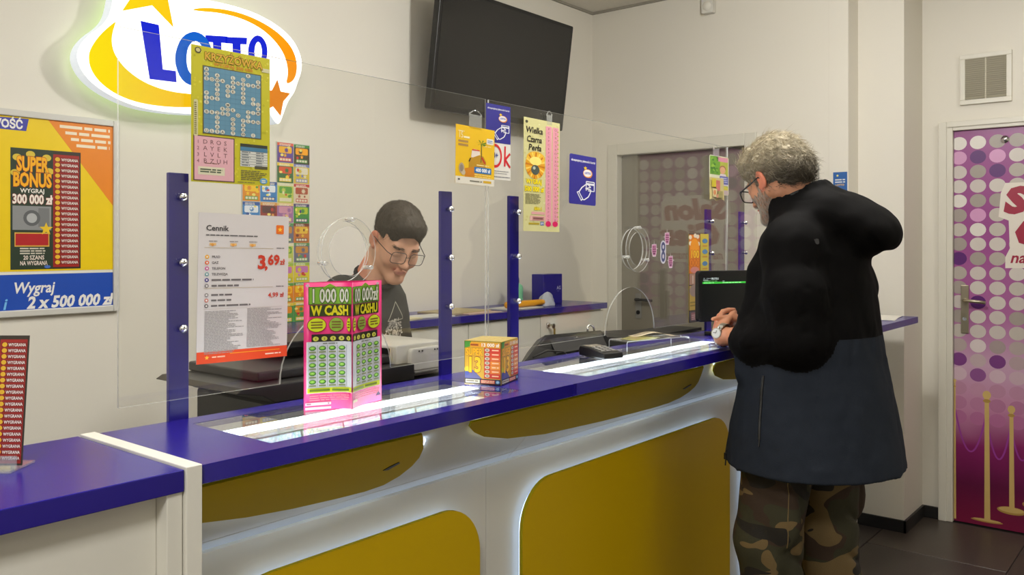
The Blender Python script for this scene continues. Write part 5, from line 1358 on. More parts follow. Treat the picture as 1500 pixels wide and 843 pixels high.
def add_head(S, M, older=False, smile=False):
    S.M = M
    S.ell((0, -.012, .034), (.075, .097, .086), .02)
    S.ell((0, .030, -.032), (.060, .062, .076), .03)
    for q in (-1, 1):
        S.cone((q*.052, .005, -.045), (q*.016, .076, -.104), .021, .017, .025)
        S.ell((q*.043, .056, -.026), (.021, .022, .019), .02)
    S.ell((0, .080, -.106), (.022, .017, .016), .02)
    S.cone((-.034, .083, .014), (.034, .083, .014), .011, k=.02)
    for q in (-1, 1):
        S.ell((q*.031, .099, -.004), (.018, .012, .011), .012, '-')
        S.ell((q*.031, .083, -.005), (.0145, .0125, .0115), .004)          # lowered lids
        S.cone((q*.044, .086, -.009), (q*.019, .0935, -.0095), .0016, k=.002)  # lid edge
    S.cone((0, .093, .004), (0, .113, -.036), .0075, .0115, .014)
    for q in (-1, 1): S.ell((q*.0115, .103, -.039), (.009, .010, .0075), .008)
    w = .028 if smile else .023
    S.ell((0, .097, -.064), (w, .008, .0048), .006); S.ell((0, .095, -.073), (w*.85, .009, .0062), .006)
    for q in (-1, 1): S.cone((0, .106, -.0685), (q*w, .091, -.0685 + (.006 if smile else 0)), .0016, .0014, .004, '-')
    if smile:
        for q in (-1, 1): S.cone((q*.018, .102, -.040), (q*.036, .082, -.064), .0018, .0018, .008, '-'); S.ell((q*.040, .070, -.045), (.016, .015, .014), .022)
    for q in (-1, 1):
        S.ell((q*.080, -.008, -.008), (.0085, .019, .032), .006, rot=(-.2, q*.12, q*.28))
        S.ell((q*.089, -.004, -.004), (.006, .0105, .019), .005, '-', rot=(-.2, 0, q*.28))
        S.ell((q*.078, .004, -.030), (.007, .009, .011), .005)
    S.M = Matrix.Identity(4)
def add_hand(S, M, side, curls, thumb=(.55, .75, -.35), sc=1.0):
    """origin at the wrist, y to the fingertips, z out of the back of the hand, thumb at +x*side"""
    S.M = M
    mc = [(.029, .088), (.010, .093), (-.010, .088), (-.027, .078)]
    ln = [(.043, .026, .022), (.047, .030, .023), (.043, .028, .023), (.033, .021, .020)]
    S.cone((0, -.03, 0), (0, .012, 0), .025, .022, .012)
    for (x, y), L, cu in zip(mc, ln, curls):
        x *= side
        S.cone((x*.55, .014, 0), (x, y, 0), .0155, .0115, .014)
        p = Vector((x, y, 0)); a = 0; rr = .0108 if abs(x) < .02 else .0102
        for l, c, r0, r1 in zip(L, cu, (1, .92, .86), (.92, .86, .70)):
            a += c; q = p + Vector((x*.12, math.cos(a)*l, -math.sin(a)*l))
            S.cone(p, q, rr*r0, rr*r1, .0035); p = q
    S.ell((side*.020, .036, -.010), (.017, .030, .014), .012)
    p = Vector((side*.020, .022, -.006)); d = Vector((thumb[0]*side, thumb[1], thumb[2])).normalized()
    for l, r0, r1, bend in ((.040, .0135, .0115, 0), (.031, .0112, .0098, .3), (.024, .0098, .0072, .35)):
        d = (d + Vector((-side*bend*.5, bend*.4, -bend*.3))).normalized(); q = p + d*l; S.cone(p, q, r0, r1, .005); p = q
    S.M = Matrix.Identity(4)

def strands(name, src, parent, mat, count, length, r0, comb, keep, colour, seed, lift=.25, segs=4, jit=.3, origin=(0, 0, 0)):
    """thin tapered locks growing from a surface; comb(p, n, R) gives the direction, keep(p) says where"""
    me = src.data; off = wloc(src)
    n = len(me.polygons); cen = np.empty(n*3, np.float32); nor = np.empty(n*3, np.float32); ar = np.empty(n, np.float32)
    me.polygons.foreach_get('center', cen); me.polygons.foreach_get('normal', nor); me.polygons.foreach_get('area', ar)
    cen = cen.reshape(-1, 3) + np.array(off); nor = nor.reshape(-1, 3)
    ok = keep(cen); idx = np.nonzero(ok)[0]
    G = np.random.default_rng(seed); R = random.Random(seed)
    ch = G.choice(idx, size=count, p=ar[idx]/ar[idx].sum())
    V = []; F = []; T = []
    for i in ch:
        p = Vector(cen[i]) + Vector((R.uniform(-1, 1), R.uniform(-1, 1), R.uniform(-1, 1)))*.002
        nn = Vector(nor[i]); L = length*R.uniform(.6, 1.25); d = comb(p, nn, R)
        c = colour(p, R); w = r0*R.uniform(.7, 1.3); ph = R.uniform(0, 6.28); am = jit*R.uniform(.4, 1)
        b0 = len(V)
        for k in range(segs + 1):
            t = k/segs
            tang = (d - nn*d.dot(nn)); tang = tang.normalized() if tang.length > 1e-4 else d
            dirn = (tang + nn*(lift*(1 - 1.3*t)) + nn.cross(tang)*(am*math.sin(ph + 3.2*t))).normalized()
            if k: p = p + dirn*(L/segs)
            u = dirn.cross(nn).normalized(); v = dirn.cross(u); rr = w*(1 - .85*t)
            for a in (0, 2.094, 4.189): V.append(p + (u*math.cos(a) + v*math.sin(a))*rr); T.append(c)
            if k:
                q = len(V) - 6
                for a in range(3): F.append((q + a, q + (a+1) % 3, q + 3 + (a+1) % 3, q + 3 + a))
    m2 = bpy.data.meshes.new(name); m2.from_pydata([tuple(v) for v in V], [], F)
    at = m2.color_attributes.new('tint', 'FLOAT_COLOR', 'POINT'); col = np.ones((len(V), 4), np.float32); col[:, :3] = np.array(T); at.data.foreach_set('color', col.ravel())
    return attach(name, m2, parent, mat, True, True)
def L3(c): return np.array([lin(c[0]), lin(c[1]), lin(c[2])], np.float32)
def waves(seed, sc, amp, n=6, stretch=(1, 1, 1)):
    G = np.random.default_rng(seed); K = G.normal(size=(n, 3)); K = K/np.linalg.norm(K, axis=1)[:, None]*np.array(stretch)*(2*PI/sc); ph = G.uniform(0, 6.28, n); W = G.uniform(.5, 1, n)
    return lambda x, y, z: amp*sum(w*np.sin(k[0]*x + k[1]*y + k[2]*z + p + 1.5*np.sin(k[1]*x*.6 - k[2]*y*.5 + p)) for k, p, w in zip(K, ph, W))/n*1.8
def folds(lines):
    """soft valleys along given segments: (a, b, width, depth)"""
    def fn(x, y, z):
        o = np.zeros_like(x)
        for a, b, w, dp in lines:
            a = np.array(a); v = np.array(b) - a
            t = np.clip(((x-a[0])*v[0] + (y-a[1])*v[1] + (z-a[2])*v[2])/(v @ v), 0, 1)
            d2 = (x-a[0]-t*v[0])**2 + (y-a[1]-t*v[1])**2 + (z-a[2]-t*v[2])**2
            o += dp*np.exp(-d2/w**2)*np.sin(np.clip(t, 0, 1)*PI)**.6
        return o
    return fn
def glasses(t, M, rim, lens_w=.026, lens_h=.020, y=.112, z=-.008, name='glasses', full=True, temple=.0022):
    m = MB(); g = MB()
    for q in (-1, 1):
        pts = [Vector((q*.033 + x, y - abs(x*q + .0)*.0 - .10*(q*x + .0)*(1 if q*x > 0 else .3), z + zz)) for x, zz in rrect(-lens_w, lens_w, -lens_h, lens_h, .011, 5)]
        m.tube([M @ p for p in pts], rim, 6, closed=True)
        n = len(pts); g.add([M @ p for p in pts], [tuple(range(n))])
        m.tube([M @ Vector(p) for p in ((q*(.033 + lens_w), y - .004, z + .008), (q*.070, y - .02, z + .009), (q*.078, .04, z + .008), (q*.083, .0, z + .010), (q*.081, -.018, z - .004), (q*.078, -.026, z - .022))], temple, 6)
    m.tube([M @ Vector(p) for p in ((-.0085, y, z + .004), (0, y + .004, z + .008), (.0085, y, z + .004))], rim, 6)
    fr = m.build('glasses', pm('glasses_frame', (24, 22, 22), .3, .05, 20), t, smooth=True)
    g.build('lens', clear('glasses_lens', (.97, .97, .97), f0=.06), fr)
    return fr

# ------------------------------------------------------------------ the customer
cu = thing('person', 'person in black and slate hooded jacket and camouflage trousers standing at the counter', 'person', (2.72, 1.0, 0))
HM = frame((2.665, 1.090, 1.656), (.37, 1, -.50))
S = Solid((2.30, .62, 0), (3.12, 1.50, 1.86), .004)
add_head(S, HM, True)
S.cone(HM @ Vector((0, -.035, -.035)), (2.70, .985, 1.53), .056, .066, .02)
# trunk, arms and legs stay inside the clothes
S.cone((2.56, .985, 1.45), (2.86, .985, 1.45), .055, k=.03).ell((2.71, .985, 1.28), (.16, .11, .22), .04).ell((2.72, .99, 1.0), (.16, .12, .16), .04)
S.chain([(2.545, .985, 1.455), (2.50, .945, 1.175), (2.585, 1.175, 1.145), (2.598, 1.245, 1.150)], [.046, .040, .033, .027], .02)
S.chain([(2.875, .985, 1.455), (2.945, .96, 1.175), (2.80, 1.15, 1.17), (2.765, 1.20, 1.18)], [.046, .040, .034, .027], .02)
S.chain([(2.64, 1.0, .92), (2.59, 1.07, .52), (2.58, 1.03, .09)], [.075, .055, .038], .03).chain([(2.80, .99, .92), (2.85, 1.0, .52), (2.86, .97, .09)], [.075, .055, .038], .03)
for x in (2.58, 2.86): S.cone((x, 1.03, .06), (x, 1.13, .045), .035, .025, .02)
LH = frame((2.600, 1.252, 1.151), (.78, .50, .30), (-.45, .80, .25)); RH = frame((2.765, 1.200, 1.182), (-.76, .63, .12), (.15, .15, .97))
add_hand(S, LH, 1, [(.35, .5, .3), (.5, .6, .4), (.6, .7, .4), (.7, .7, .4)], (.5, .8, -.4))
add_hand(S, RH, -1, [(.05, .12, .1), (.9, 1.1, .6), (1.0, 1.2, .6), (1.0, 1.2, .6)], (.45, .85, -.5))
MI = np.array(HM.inverted())
def cust_tint(P):
    q = P @ MI[:3, :3].T + MI[:3, 3]
    c = np.tile(L3((206, 146, 112)), (len(P), 1))
    hand = P[:, 2] < 1.3; c[hand] = L3((204, 140, 106))
    ear = (np.abs(q[:, 0]) > .074) & (P[:, 2] > 1.5); c[ear] = L3((214, 126, 96))
    lip = (q[:, 1] > .088) & (np.abs(q[:, 2] + .0685) < .0095) & (np.abs(q[:, 0]) < .025) & (P[:, 2] > 1.5); c[lip] = L3((190, 116, 98))
    tips = (P[:, 0] < 2.655) & (P[:, 1] > 1.285) & (P[:, 2] > 1.17) & hand; c[tips] = L3((208, 110, 88))
    return c
body = S.mesh('body', SKIN, cu, 2, cust_tint)

# hair: a full cap, then many locks
Hs = Solid((2.50, .88, 1.48), (2.82, 1.32, 1.88), .003); Hs.M = HM
Hs.ell((0, -.016, .042), (.086, .108, .098), .01).ell((0, .048, .080), (.068, .052, .046), .03).ell((0, -.072, .000), (.074, .052, .062), .03)
Hs.ell((0, .110, -.050), (.11, .085, .092), .01, '-')
for q in (-1, 1): Hs.ell((q*.090, .004, -.022), (.030, .026, .046), .01, '-'); Hs.ell((q*.075, .055, -.045), (.03, .05, .06), .01, '-')
Hs.ell((0, -.05, -.115), (.12, .10, .055), .012, '-')
Hs.M = Matrix.Identity(4); Hs.crease(waves(3, .035, .0055)).crease(waves(4, .016, .0022))
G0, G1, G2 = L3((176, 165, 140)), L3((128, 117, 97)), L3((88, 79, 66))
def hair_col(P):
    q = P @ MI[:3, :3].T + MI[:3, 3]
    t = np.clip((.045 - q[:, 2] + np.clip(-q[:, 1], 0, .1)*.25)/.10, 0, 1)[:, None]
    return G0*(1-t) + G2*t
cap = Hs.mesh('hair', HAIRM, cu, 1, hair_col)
HI = HM.inverted()
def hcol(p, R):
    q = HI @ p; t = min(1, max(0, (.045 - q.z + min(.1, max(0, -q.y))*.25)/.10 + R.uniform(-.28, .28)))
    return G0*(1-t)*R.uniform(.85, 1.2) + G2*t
HR = HM.to_3x3()
def hcomb(p, n, R):
    q = HI @ p
    d = Vector((q.x*2.5 + .25*math.sin(q.y*60 + q.z*40), -1 + .3*math.sin(q.x*70), -.35 - 3.0*max(0, -q.y - .02)))
    if q.y > .05: d = Vector((q.x*4 + .2, -.5 + R.uniform(-.5, .5), .2))
    return (HR @ d).normalized()
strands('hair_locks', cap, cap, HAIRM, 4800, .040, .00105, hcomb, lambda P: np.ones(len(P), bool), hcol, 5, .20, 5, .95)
strands('stray_hairs', cap, cap, HAIRM, 260, .05, .0004, hcomb, lambda P: P[:, 2] > 1.70, hcol, 8, .9, 5, .9)
# grey beard and moustache
def beard_keep(P):
    q = P @ MI[:3, :3].T + MI[:3, 3]
    side = (q[:, 2] < -.030 - np.clip(q[:, 1] - .02, 0, 1)*.15) & (q[:, 1] > -.002) & (q[:, 2] > -.128) & (np.abs(q[:, 0]) < .074)
    burn = (q[:, 1] > .000) & (q[:, 1] < .03) & (q[:, 2] > -.06) & (q[:, 2] < .02) & (np.abs(q[:, 0]) > .05) & (np.abs(q[:, 0]) < .074)
    lips = (np.abs(q[:, 2] + .069) < .009) & (np.abs(q[:, 0]) < .024) & (q[:, 1] > .085)
    return (side | burn) & ~lips & (P[:, 2] > 1.45)
W0, W1 = L3((206, 198, 184)), L3((140, 128, 112))
strands('beard', body, cu, HAIRM, 5200, .012, .0005, lambda p, n, R: (HR @ Vector((R.uniform(-.3, .3), .15, -1))).normalized(), beard_keep,
        lambda p, R: W0 if R.random() < .7 else W1, 12, .55, 3, .4)
strands('eyebrow_hairs', body, cu, HAIRM, 260, .010, .0004, lambda p, n, R: (HR @ Vector((1 if (HI @ p).x > 0 else -1, 0, .1))).normalized(),
        lambda P: (lambda q: (np.abs(q[:, 2] - .016) < .0045) & (np.abs(q[:, 0]) > .012) & (np.abs(q[:, 0]) < .046) & (q[:, 1] > .06))(P @ MI[:3, :3].T + MI[:3, 3]), lambda p, R: W1, 13, .4, 3, .3)
glasses(cu, HM, .0021, temple=.0024)

# jacket
J = Solid((2.26, .58, .74), (3.20, 1.34, 1.68), .005)
RJ = [(.757, 2.725, .99, .314, .270), (.86, 2.722, .99, .300, .253), (.95, 2.72, .988, .285, .235), (1.08, 2.72, .985, .262, .208), (1.20, 2.71, .99, .246, .198), (1.32, 2.71, .99, .232, .180),
      (1.42, 2.712, .98, .212, .150), (1.49, 2.708, .985, .160, .122), (1.55, 2.70, 1.0, .100, .095)]
J.loft(RJ, .02)
J.cone((2.545, .98, 1.455), (2.88, .98, 1.455), .078, k=.04)
SL_L = [(2.530, .990, 1.425), (2.498, .965, 1.30), (2.492, .950, 1.165)]; SL_R = [(2.885, .98, 1.445), (2.94, .95, 1.30), (2.955, .95, 1.175)]
def sleeves(Q):
    Q.chain(SL_L, [.080, .088, .082], .03).chain([SL_L[2], (2.535, 1.08, 1.145), (2.580, 1.165, 1.142)], [.080, .070, .050], .02)
    Q.chain(SL_R, [.086, .084, .076], .03).chain([SL_R[2], (2.87, 1.07, 1.165), (2.80, 1.145, 1.17)], [.076, .064, .050], .02)
sleeves(J)
# raglan shoulders and the open front edges
for q in (-1, 1):
    X = lambda x: x if q < 0 else 5.43 - x
    J.cone((X(2.645), 1.0, 1.535), (X(2.535), .99, 1.435), .052, .076, .05)
    J.chain([(X(2.640), 1.02, 1.545), (X(2.602), 1.065, 1.45), (X(2.582), 1.098, 1.36), (X(2.566), 1.120, 1.21), (X(2.560), 1.128, 1.05)], [.036, .042, .042, .045, .05], .035)
# open cuffs
J.cone((2.583, 1.160, 1.143), (2.595, 1.26, 1.150), .040, .042, .004, '-').cone((2.805, 1.14, 1.171), (2.755, 1.21, 1.18), .038, .040, .004, '-')
# collar and folded-down hood
J.ring((2.690, 1.010, 1.575), .083, .017, (0, .42, 1), .012, (1.0, 1.05)).ring((2.686, 1.022, 1.600), .084, .011, (0, .45, 1), .010, (1.0, 1.05))
J.ell((2.725, .860, 1.520), (.152, .084, .070), .05, rot=(.55, 0, 0)).ell((2.735, .800, 1.482), (.122, .066, .058), .06, rot=(.5, 0, 0)).ell((2.72, .92, 1.568), (.120, .06, .036), .06)
J.cone((2.61, .93, 1.545), (2.635, 1.05, 1.55), .040, .030, .06).cone((2.80, .92, 1.545), (2.77, 1.05, 1.55), .040, .030, .06)
J.cone(HM @ Vector((0, -.04, -.06)), (2.70, .99, 1.50), .062, .070, .006, '-')
# hollow below
J.loft([(.74, 2.725, .99, .292, .248), (.86, 2.72, .99, .284, .236), (.90, 2.72, .99, .262, .22)], .004, '-')
fl_lines = [((2.42, .84, 1.22), (2.44, 1.02, 1.15), .010, .006), ((2.41, .86, 1.26), (2.47, 1.05, 1.20), .009, .005), ((2.43, .85, 1.14), (2.50, 1.10, 1.10), .010, .006), ((2.43, .88, 1.33), (2.46, 1.04, 1.27), .010, .005),
            ((2.45, .86, 1.40), (2.52, 1.05, 1.34), .010, .005), ((2.585, .83, 1.44), (2.575, .80, 1.12), .018, .012), ((2.60, .80, 1.30), (2.66, .79, 1.10), .02, .006), ((2.72, .79, 1.38), (2.75, .77, 1.00), .022, .006),
            ((2.83, .82, 1.36), (2.86, .78, 1.05), .02, .007), ((2.56, .80, 1.50), (2.68, .77, 1.41), .013, .016), ((2.68, .77, 1.41), (2.84, .79, 1.42), .013, .016), ((2.60, .76, 1.0), (2.58, .74, .82), .03, .006), ((2.47, .90, 1.0), (2.44, .88, .80), .03, .007),
            ((2.75, .75, .98), (2.78, .72, .80), .03, .007), ((2.62, .90, 1.58), (2.74, .80, 1.555), .014, .007)]
Rf = random.Random(41)
for i in range(46):
    a = Rf.uniform(2.6, 6.2); z = Rf.uniform(.86, 1.42); rx, ry = .25, .20
    p = Vector((2.72 + rx*math.cos(a), .985 + ry*math.sin(a), z)); L = Rf.uniform(.12, .3); sl = Rf.uniform(-.6, .6)
    fl_lines.append((tuple(p), tuple(p + Vector((-math.sin(a)*sl*L, math.cos(a)*sl*L, -L))), Rf.uniform(.007, .012), Rf.uniform(.002, .005)))
for i in range(16):
    t = Rf.random(); A = Vector(SL_L[0]).lerp(Vector(SL_L[2]), t) if Rf.random() < .55 else Vector(SL_L[2]).lerp(Vector((2.580, 1.165, 1.142)), t)
    n = Vector((-1, Rf.uniform(-1, .6), Rf.uniform(-.7, .7))).normalized()*.082; w = n.cross(Vector((Rf.uniform(-.3, .3), Rf.uniform(-.3, 1), 1))).normalized()*Rf.uniform(.06, .11)
    fl_lines.append((tuple(A + n - w), tuple(A + n + w), Rf.uniform(.005, .008), Rf.uniform(.0012, .0028)))
J.crease(folds(fl_lines)).crease(waves(7, .16, .0026)).crease(waves(8, .055, .0014))
# which faces are the slate lower panel: torso below the seam, not the sleeves
Q = Solid((2.26, .58, .74), (3.20, 1.34, 1.68), .005); sleeves(Q); QF = Q
def slate(P, E):
    I = np.clip(np.rint((P - QF.lo)/QF.vox).astype(int), 0, np.array(QF.n) - 1)
    sl = QF.F[I[:, 0], I[:, 1], I[:, 2]]
    seam = 1.105 + .064*np.clip((P[:, 0] - 2.50)/.03, 0, 1)
    seam = np.where(P[:, 1] > 1.05, 1.105, seam)
    v = np.minimum(seam - P[:, 2], np.maximum(sl - .013, 1.055 - P[:, 2]))
    v = np.clip(v, -.02, .02)
    for _ in range(10):                      # evens the edge between the two cloths
        S_ = np.zeros(len(P)); N_ = np.zeros(len(P)); np.add.at(S_, E[:, 0], v[E[:, 1]]); np.add.at(S_, E[:, 1], v[E[:, 0]]); np.add.at(N_, E.ravel(), 1)
        v = .4*v + .6*S_/np.maximum(N_, 1)
    return v > 0
JB = pm('black_jacket_cloth', (13, 12, 12), .8, .12, 14, .12, 420, spec=.08); JS = pm('slate_jacket_cloth', (40, 45, 54), .8, .10, 12, .12, 420, spec=.1)
jk = J.mesh('jacket', [JB, JS], cu, 2, None, slate)
def surf(o):
    bm = bmesh.new(); bm.from_mesh(o.data); t_ = BVHTree.FromBMesh(bm); bm.free(); return t_, wloc(o)
bv, bo = surf(jk)
def onto(p, lift=.001):
    loc, nr, _, _ = bv.find_nearest(Vector(p) - bo); return loc + bo + nr*lift
# pocket zip, hem cord, back mark
z0, z1 = (2.40, 1.075, 1.062), (2.39, 1.060, .872)
pts = [onto([z0[k] + (z1[k]-z0[k])*i/10 for k in range(3)], .001) for i in range(11)]
MB().tube(pts, .0048, 6).tube([pts[-1], pts[-1] + Vector((-.004, 0, -.02))], .0022, 6).build('pocket_zip', BLACKP, jk)
cpt = onto((2.52, 1.24, .80), .002); MB().tube([cpt, cpt + Vector((-.004, .002, -.05))], .0022, 6).cyl(cpt + Vector((-.003, .002, -.01)), cpt + Vector((-.004, .002, -.03)), .005, n=10).build('hem_cord', BLACKP, jk)
hem = [onto((2.725 + .31*math.cos(a), .99 + .265*math.sin(a), .782), .0012) for a in [2*PI*i/40 for i in range(40)]]
m = MB()
for (dx, dz, r_) in ((0, 0, .008), (-.008, .010, .0032), (.001, .013, .0032), (.009, .009, .0032)):
    c = onto((2.468 + dx*1.2, .84, 1.470 + dz), .0008); _, nr, _, _ = bv.find_nearest(c - bo); m.cyl(c - nr*.0006, c + nr*.0004, r_, n=10)
m.build('back_mark', pm('dark_grey_print', (46, 45, 44), .6), jk)
# dark undershirt collar showing at the neck
MB().tube([Vector((2.683, 1.03, 1.592)) + Vector((.074*math.cos(a), .078*math.sin(a), -.034*math.sin(a))) for a in [2*PI*i/28 for i in range(28)]], .010, 8, closed=True).build('shirt_collar', pm('dark_shirt', (44, 48, 48), .7, .1, 30), cu, smooth=True)

# trousers
T = Solid((2.40, .78, .04), (3.06, 1.26, 1.02), .006)
T.chain([(2.66, 1.0, .97), (2.602, 1.055, .78), (2.582, 1.085, .52), (2.575, 1.06, .30), (2.578, 1.035, .07)], [.105, .108, .100, .090, .084], .03)
T.chain([(2.80, .99, .97), (2.835, .99, .78), (2.848, 1.00, .52), (2.855, .975, .30), (2.858, .965, .07)], [.105, .106, .098, .090, .084], .03)
T.ell((2.73, .99, .93), (.16, .13, .09), .03).ell((2.515, 1.02, .62), (.032, .068, .10), .012).ell((2.93, .96, .62), (.032, .065, .10), .012)
T.crease(folds([((2.50, .98, .74), (2.60, .97, .68), .014, .012), ((2.50, .98, .52), (2.64, 1.0, .44), .014, .013), ((2.49, 1.0, .46), (2.62, 1.02, .37), .014, .012), ((2.66, .95, .64), (2.70, .98, .50), .016, .014), ((2.80, .89, .74), (2.90, .92, .66), .014, .014),
                ((2.78, .91, .60), (2.92, .92, .52), .015, .015), ((2.79, .91, .46), (2.93, .92, .38), .015, .013), ((2.52, .98, .30), (2.66, .99, .24), .014, .012)])).crease(waves(17, .11, .007, 6, (1, 1, .8)))
cm, nt, b = new_mat('camouflage_cloth')
tc = node(nt, 'ShaderNodeTexCoord'); mp = node(nt, 'ShaderNodeMapping'); mp.inputs['Scale'].default_value = (1.0, 1.0, 1.7); nt.links.new(tc.outputs['Object'], mp.inputs[0])
def camo_layer(prev, col, loc, sc, th):
    m2 = node(nt, 'ShaderNodeMapping'); m2.inputs['Location'].default_value = loc; nt.links.new(mp.outputs[0], m2.inputs[0])
    no = node(nt, 'ShaderNodeTexNoise'); no.inputs['Scale'].default_value = sc; no.inputs['Detail'].default_value = 1.5; no.inputs['Distortion'].default_value = .6; nt.links.new(m2.outputs[0], no.inputs[0])
    gt = node(nt, 'ShaderNodeMath', operation='GREATER_THAN'); gt.inputs[1].default_value = th; nt.links.new(no.outputs['Fac'], gt.inputs[0])
    mx = node(nt, 'ShaderNodeMix', data_type='RGBA'); nt.links.new(gt.outputs[0], mx.inputs['Factor'])
    if isinstance(prev, tuple): mx.inputs['A'].default_value = prev
    else: nt.links.new(prev, mx.inputs['A'])
    mx.inputs['B'].default_value = rgb(col); return mx.outputs['Result']
c = camo_layer(rgb((54, 52, 32)), (58, 42, 28), (3, 1, 0), 5.2, .51); c = camo_layer(c, (112, 92, 56), (9, 4, 2), 5.6, .565); c = camo_layer(c, (31, 27, 20), (1, 7, 5), 5.4, .585)
nt.links.new(c, b.inputs['Base Color']); b.inputs['Roughness'].default_value = .8
n2 = node(nt, 'ShaderNodeTexNoise'); n2.inputs['Scale'].default_value = 260; nt.links.new(tc.outputs['Object'], n2.inputs[0]); bp = node(nt, 'ShaderNodeBump'); bp.inputs['Strength'].default_value = .3; bp.inputs['Distance'].default_value = .003; nt.links.new(n2.outputs['Fac'], bp.inputs['Height']); nt.links.new(bp.outputs[0], b.inputs['Normal'])
tr = T.mesh('trousers', cm, cu, 2)
bv, bo = surf(tr)
SEAMM = pm('tan_stitching', (120, 100, 62), .8)
MB().tube([onto((2.505 - .012*i/10, .985 + .0*i, .77 - .235*i/10), .0006) for i in range(11)], .0016, 6).build('side_seam', SEAMM, tr)
# shoes
for x in (2.578, 2.858):
    Sh = Solid((x - .07, .93, 0), (x + .07, 1.27, .16), .004)
    dy = 0 if x < 2.7 else -.065
    Sh.cone((x, 1.00 + dy, .055), (x, 1.15 + dy, .038), .040, .036, .03).ell((x, 1.02 + dy, .06), (.045, .06, .05), .02).ell((x, 1.17 + dy, .03), (.046, .06, .028), .02).cone((x, 1.01 + dy, .08), (x, 1.0 + dy, .13), .042, .044, .02)
    I = Sh.block((x - .2, .9, -.1), (x + .2, 1.4, .3), 0); sl_, (X_, Y_, Z_) = I; Sh.F[sl_] = np.maximum(Sh.F[sl_], .002 - Z_)
    Sh.mesh('shoe', pm('dark_brown_leather', (52, 38, 28), .45, .1, 20), cu, 1)
# wrist watch
wx = Vector((.12, .97, .16)).normalized(); wc = Vector((2.5980, 1.242, 1.1500)); wn = Vector((-1, .05, .22)); wn = (wn - wx*wn.dot(wx)).normalized(); wu = wx.cross(wn)
m = MB()
for i in range(18):
    a = 2*PI*i/18
    if abs(a - PI) < 2.75 or 1:
        c = wc + (wn*math.cos(a) + wu*math.sin(a))*.0372; d = (wn*math.cos(a) + wu*math.sin(a)); tt_ = wx.cross(d)
        v = [c + wx*p*.0085 + tt_*q*.0060 + d*r*.0018 for r in (-1, 1) for q in (-1, 1) for p in (-1, 1)]
        m.add(v, [(0, 2, 3, 1), (4, 5, 7, 6), (0, 1, 5, 4), (2, 6, 7, 3), (0, 4, 6, 2), (1, 3, 7, 5)])
wt = m.build('watch', STEEL, cu)
MB().cyl(wc + wn*.035, wc + wn*.0455, .0175, n=24).cyl(wc + wn*.040 + wx*.0, wc + wn*.040 + wu*.0215, .003, n=8).build('watch_case', CHROME, wt, smooth=True)
MB().cyl(wc + wn*.0455, wc + wn*.0461, .0145, n=24).build('watch_dial', pm('pale_dial', (214, 216, 214), .25), wt)
MB().tube([wc + wn*.0466, wc + wn*.0466 + wu*.009], .0008, 5).tube([wc + wn*.0466, wc + wn*.0466 + wx*.011], .0006, 5).build('watch_hands', BLACKP, wt)

# ------------------------------------------------------------------ the clerk
ck = thing('person', 'person in charcoal t-shirt and thin glasses leaning down behind the glass barrier', 'person', (1.86, 2.22, 0))
CM = frame((1.885, 2.025, 1.462), (-.36, -1, -.64), (.12, 0, 1))
S = Solid((1.50, 1.72, .0), (2.28, 2.50, 1.64), .004)
add_head(S, CM, False, True)
S.cone(CM @ Vector((0, -.035, -.03)), (1.855, 2.125, 1.315), .054, .060, .02)
S.cone((1.74, 2.135, 1.285), (1.945, 2.17, 1.285), .046, k=.03).ell((1.862, 2.165, 1.15), (.13, .085, .18), .04).ell((1.862, 2.22, .95), (.13, .095, .14), .04)
S.chain([(1.725, 2.125, 1.275), (1.66, 2.06, 1.07), (1.70, 2.045, 1.02), (1.795, 2.055, 1.03)], [.042, .038, .036, .026], .02)
S.chain([(1.955, 2.17, 1.275), (1.985, 2.13, 1.07), (1.975, 2.09, 1.065), (1.935, 2.055, 1.085)], [.042, .038, .036, .026], .02)
add_hand(S, frame((1.795, 2.055, 1.03), (.95, -.25, .1), (-.1, .1, 1)), 1, [(.4, .5, .3), (.5, .5, .3), (.5, .6, .3), (.6, .6, .3)])
add_hand(S, frame((1.935, 2.055, 1.085), (-.9, -.4, .1), (0, .1, 1)), -1, [(.4, .5, .3), (.5, .5, .3), (.5, .6, .3), (.6, .6, .3)])
S.chain([(1.79, 2.24, .86), (1.78, 2.23, .48), (1.78, 2.26, .08)], [.07, .05, .036], .03).chain([(1.94, 2.24, .86), (1.95, 2.23, .48), (1.95, 2.26, .08)], [.07, .05, .036], .03)
for x in (1.78, 1.95): S.cone((x, 2.25, .05), (x, 2.14, .04), .035, .025, .02)
CI = np.array(CM.inverted())
def clerk_tint(P):
    q = P @ CI[:3, :3].T + CI[:3, 3]
    c = np.tile(L3((216, 164, 134)), (len(P), 1)); hd = P[:, 2] > 1.25
    c[(np.abs(q[:, 0]) > .075) & hd] = L3((210, 136, 108))
    w = np.exp(-((q[:, 0]/.022)**4 + ((q[:, 2] + .0685)/.0075)**4))*(q[:, 1] > .075)*hd
    c += (L3((196, 122, 106)) - c)*w[:, None]
    w = np.exp(-((np.abs(q[:, 0]) - .042)**2 + (q[:, 2] + .038)**2)/.018**2)*(q[:, 1] > .03)*hd
    c += (L3((214, 140, 112)) - c)*(.3*w)[:, None]
    return c
cb = S.mesh('body', SKIN, ck, 2, clerk_tint)
Hs = Solid((1.76, 1.88, 1.38), (2.02, 2.20, 1.64), .003); Hs.M = CM
Hs.ell((0, -.013, .041), (.0775, .1000, .0890), .01).ell((0, .056, .078), (.058, .038, .034), .025)
Hs.ell((0, .116, -.016), (.080, .066, .084), .008, '-')
for q in (-1, 1): Hs.ell((q*.092, .006, -.022), (.026, .026, .040), .008, '-'); Hs.ell((q*.078, .050, -.040), (.03, .046, .062), .008, '-')
Hs.ell((0, -.05, -.110), (.12, .10, .06), .012, '-')
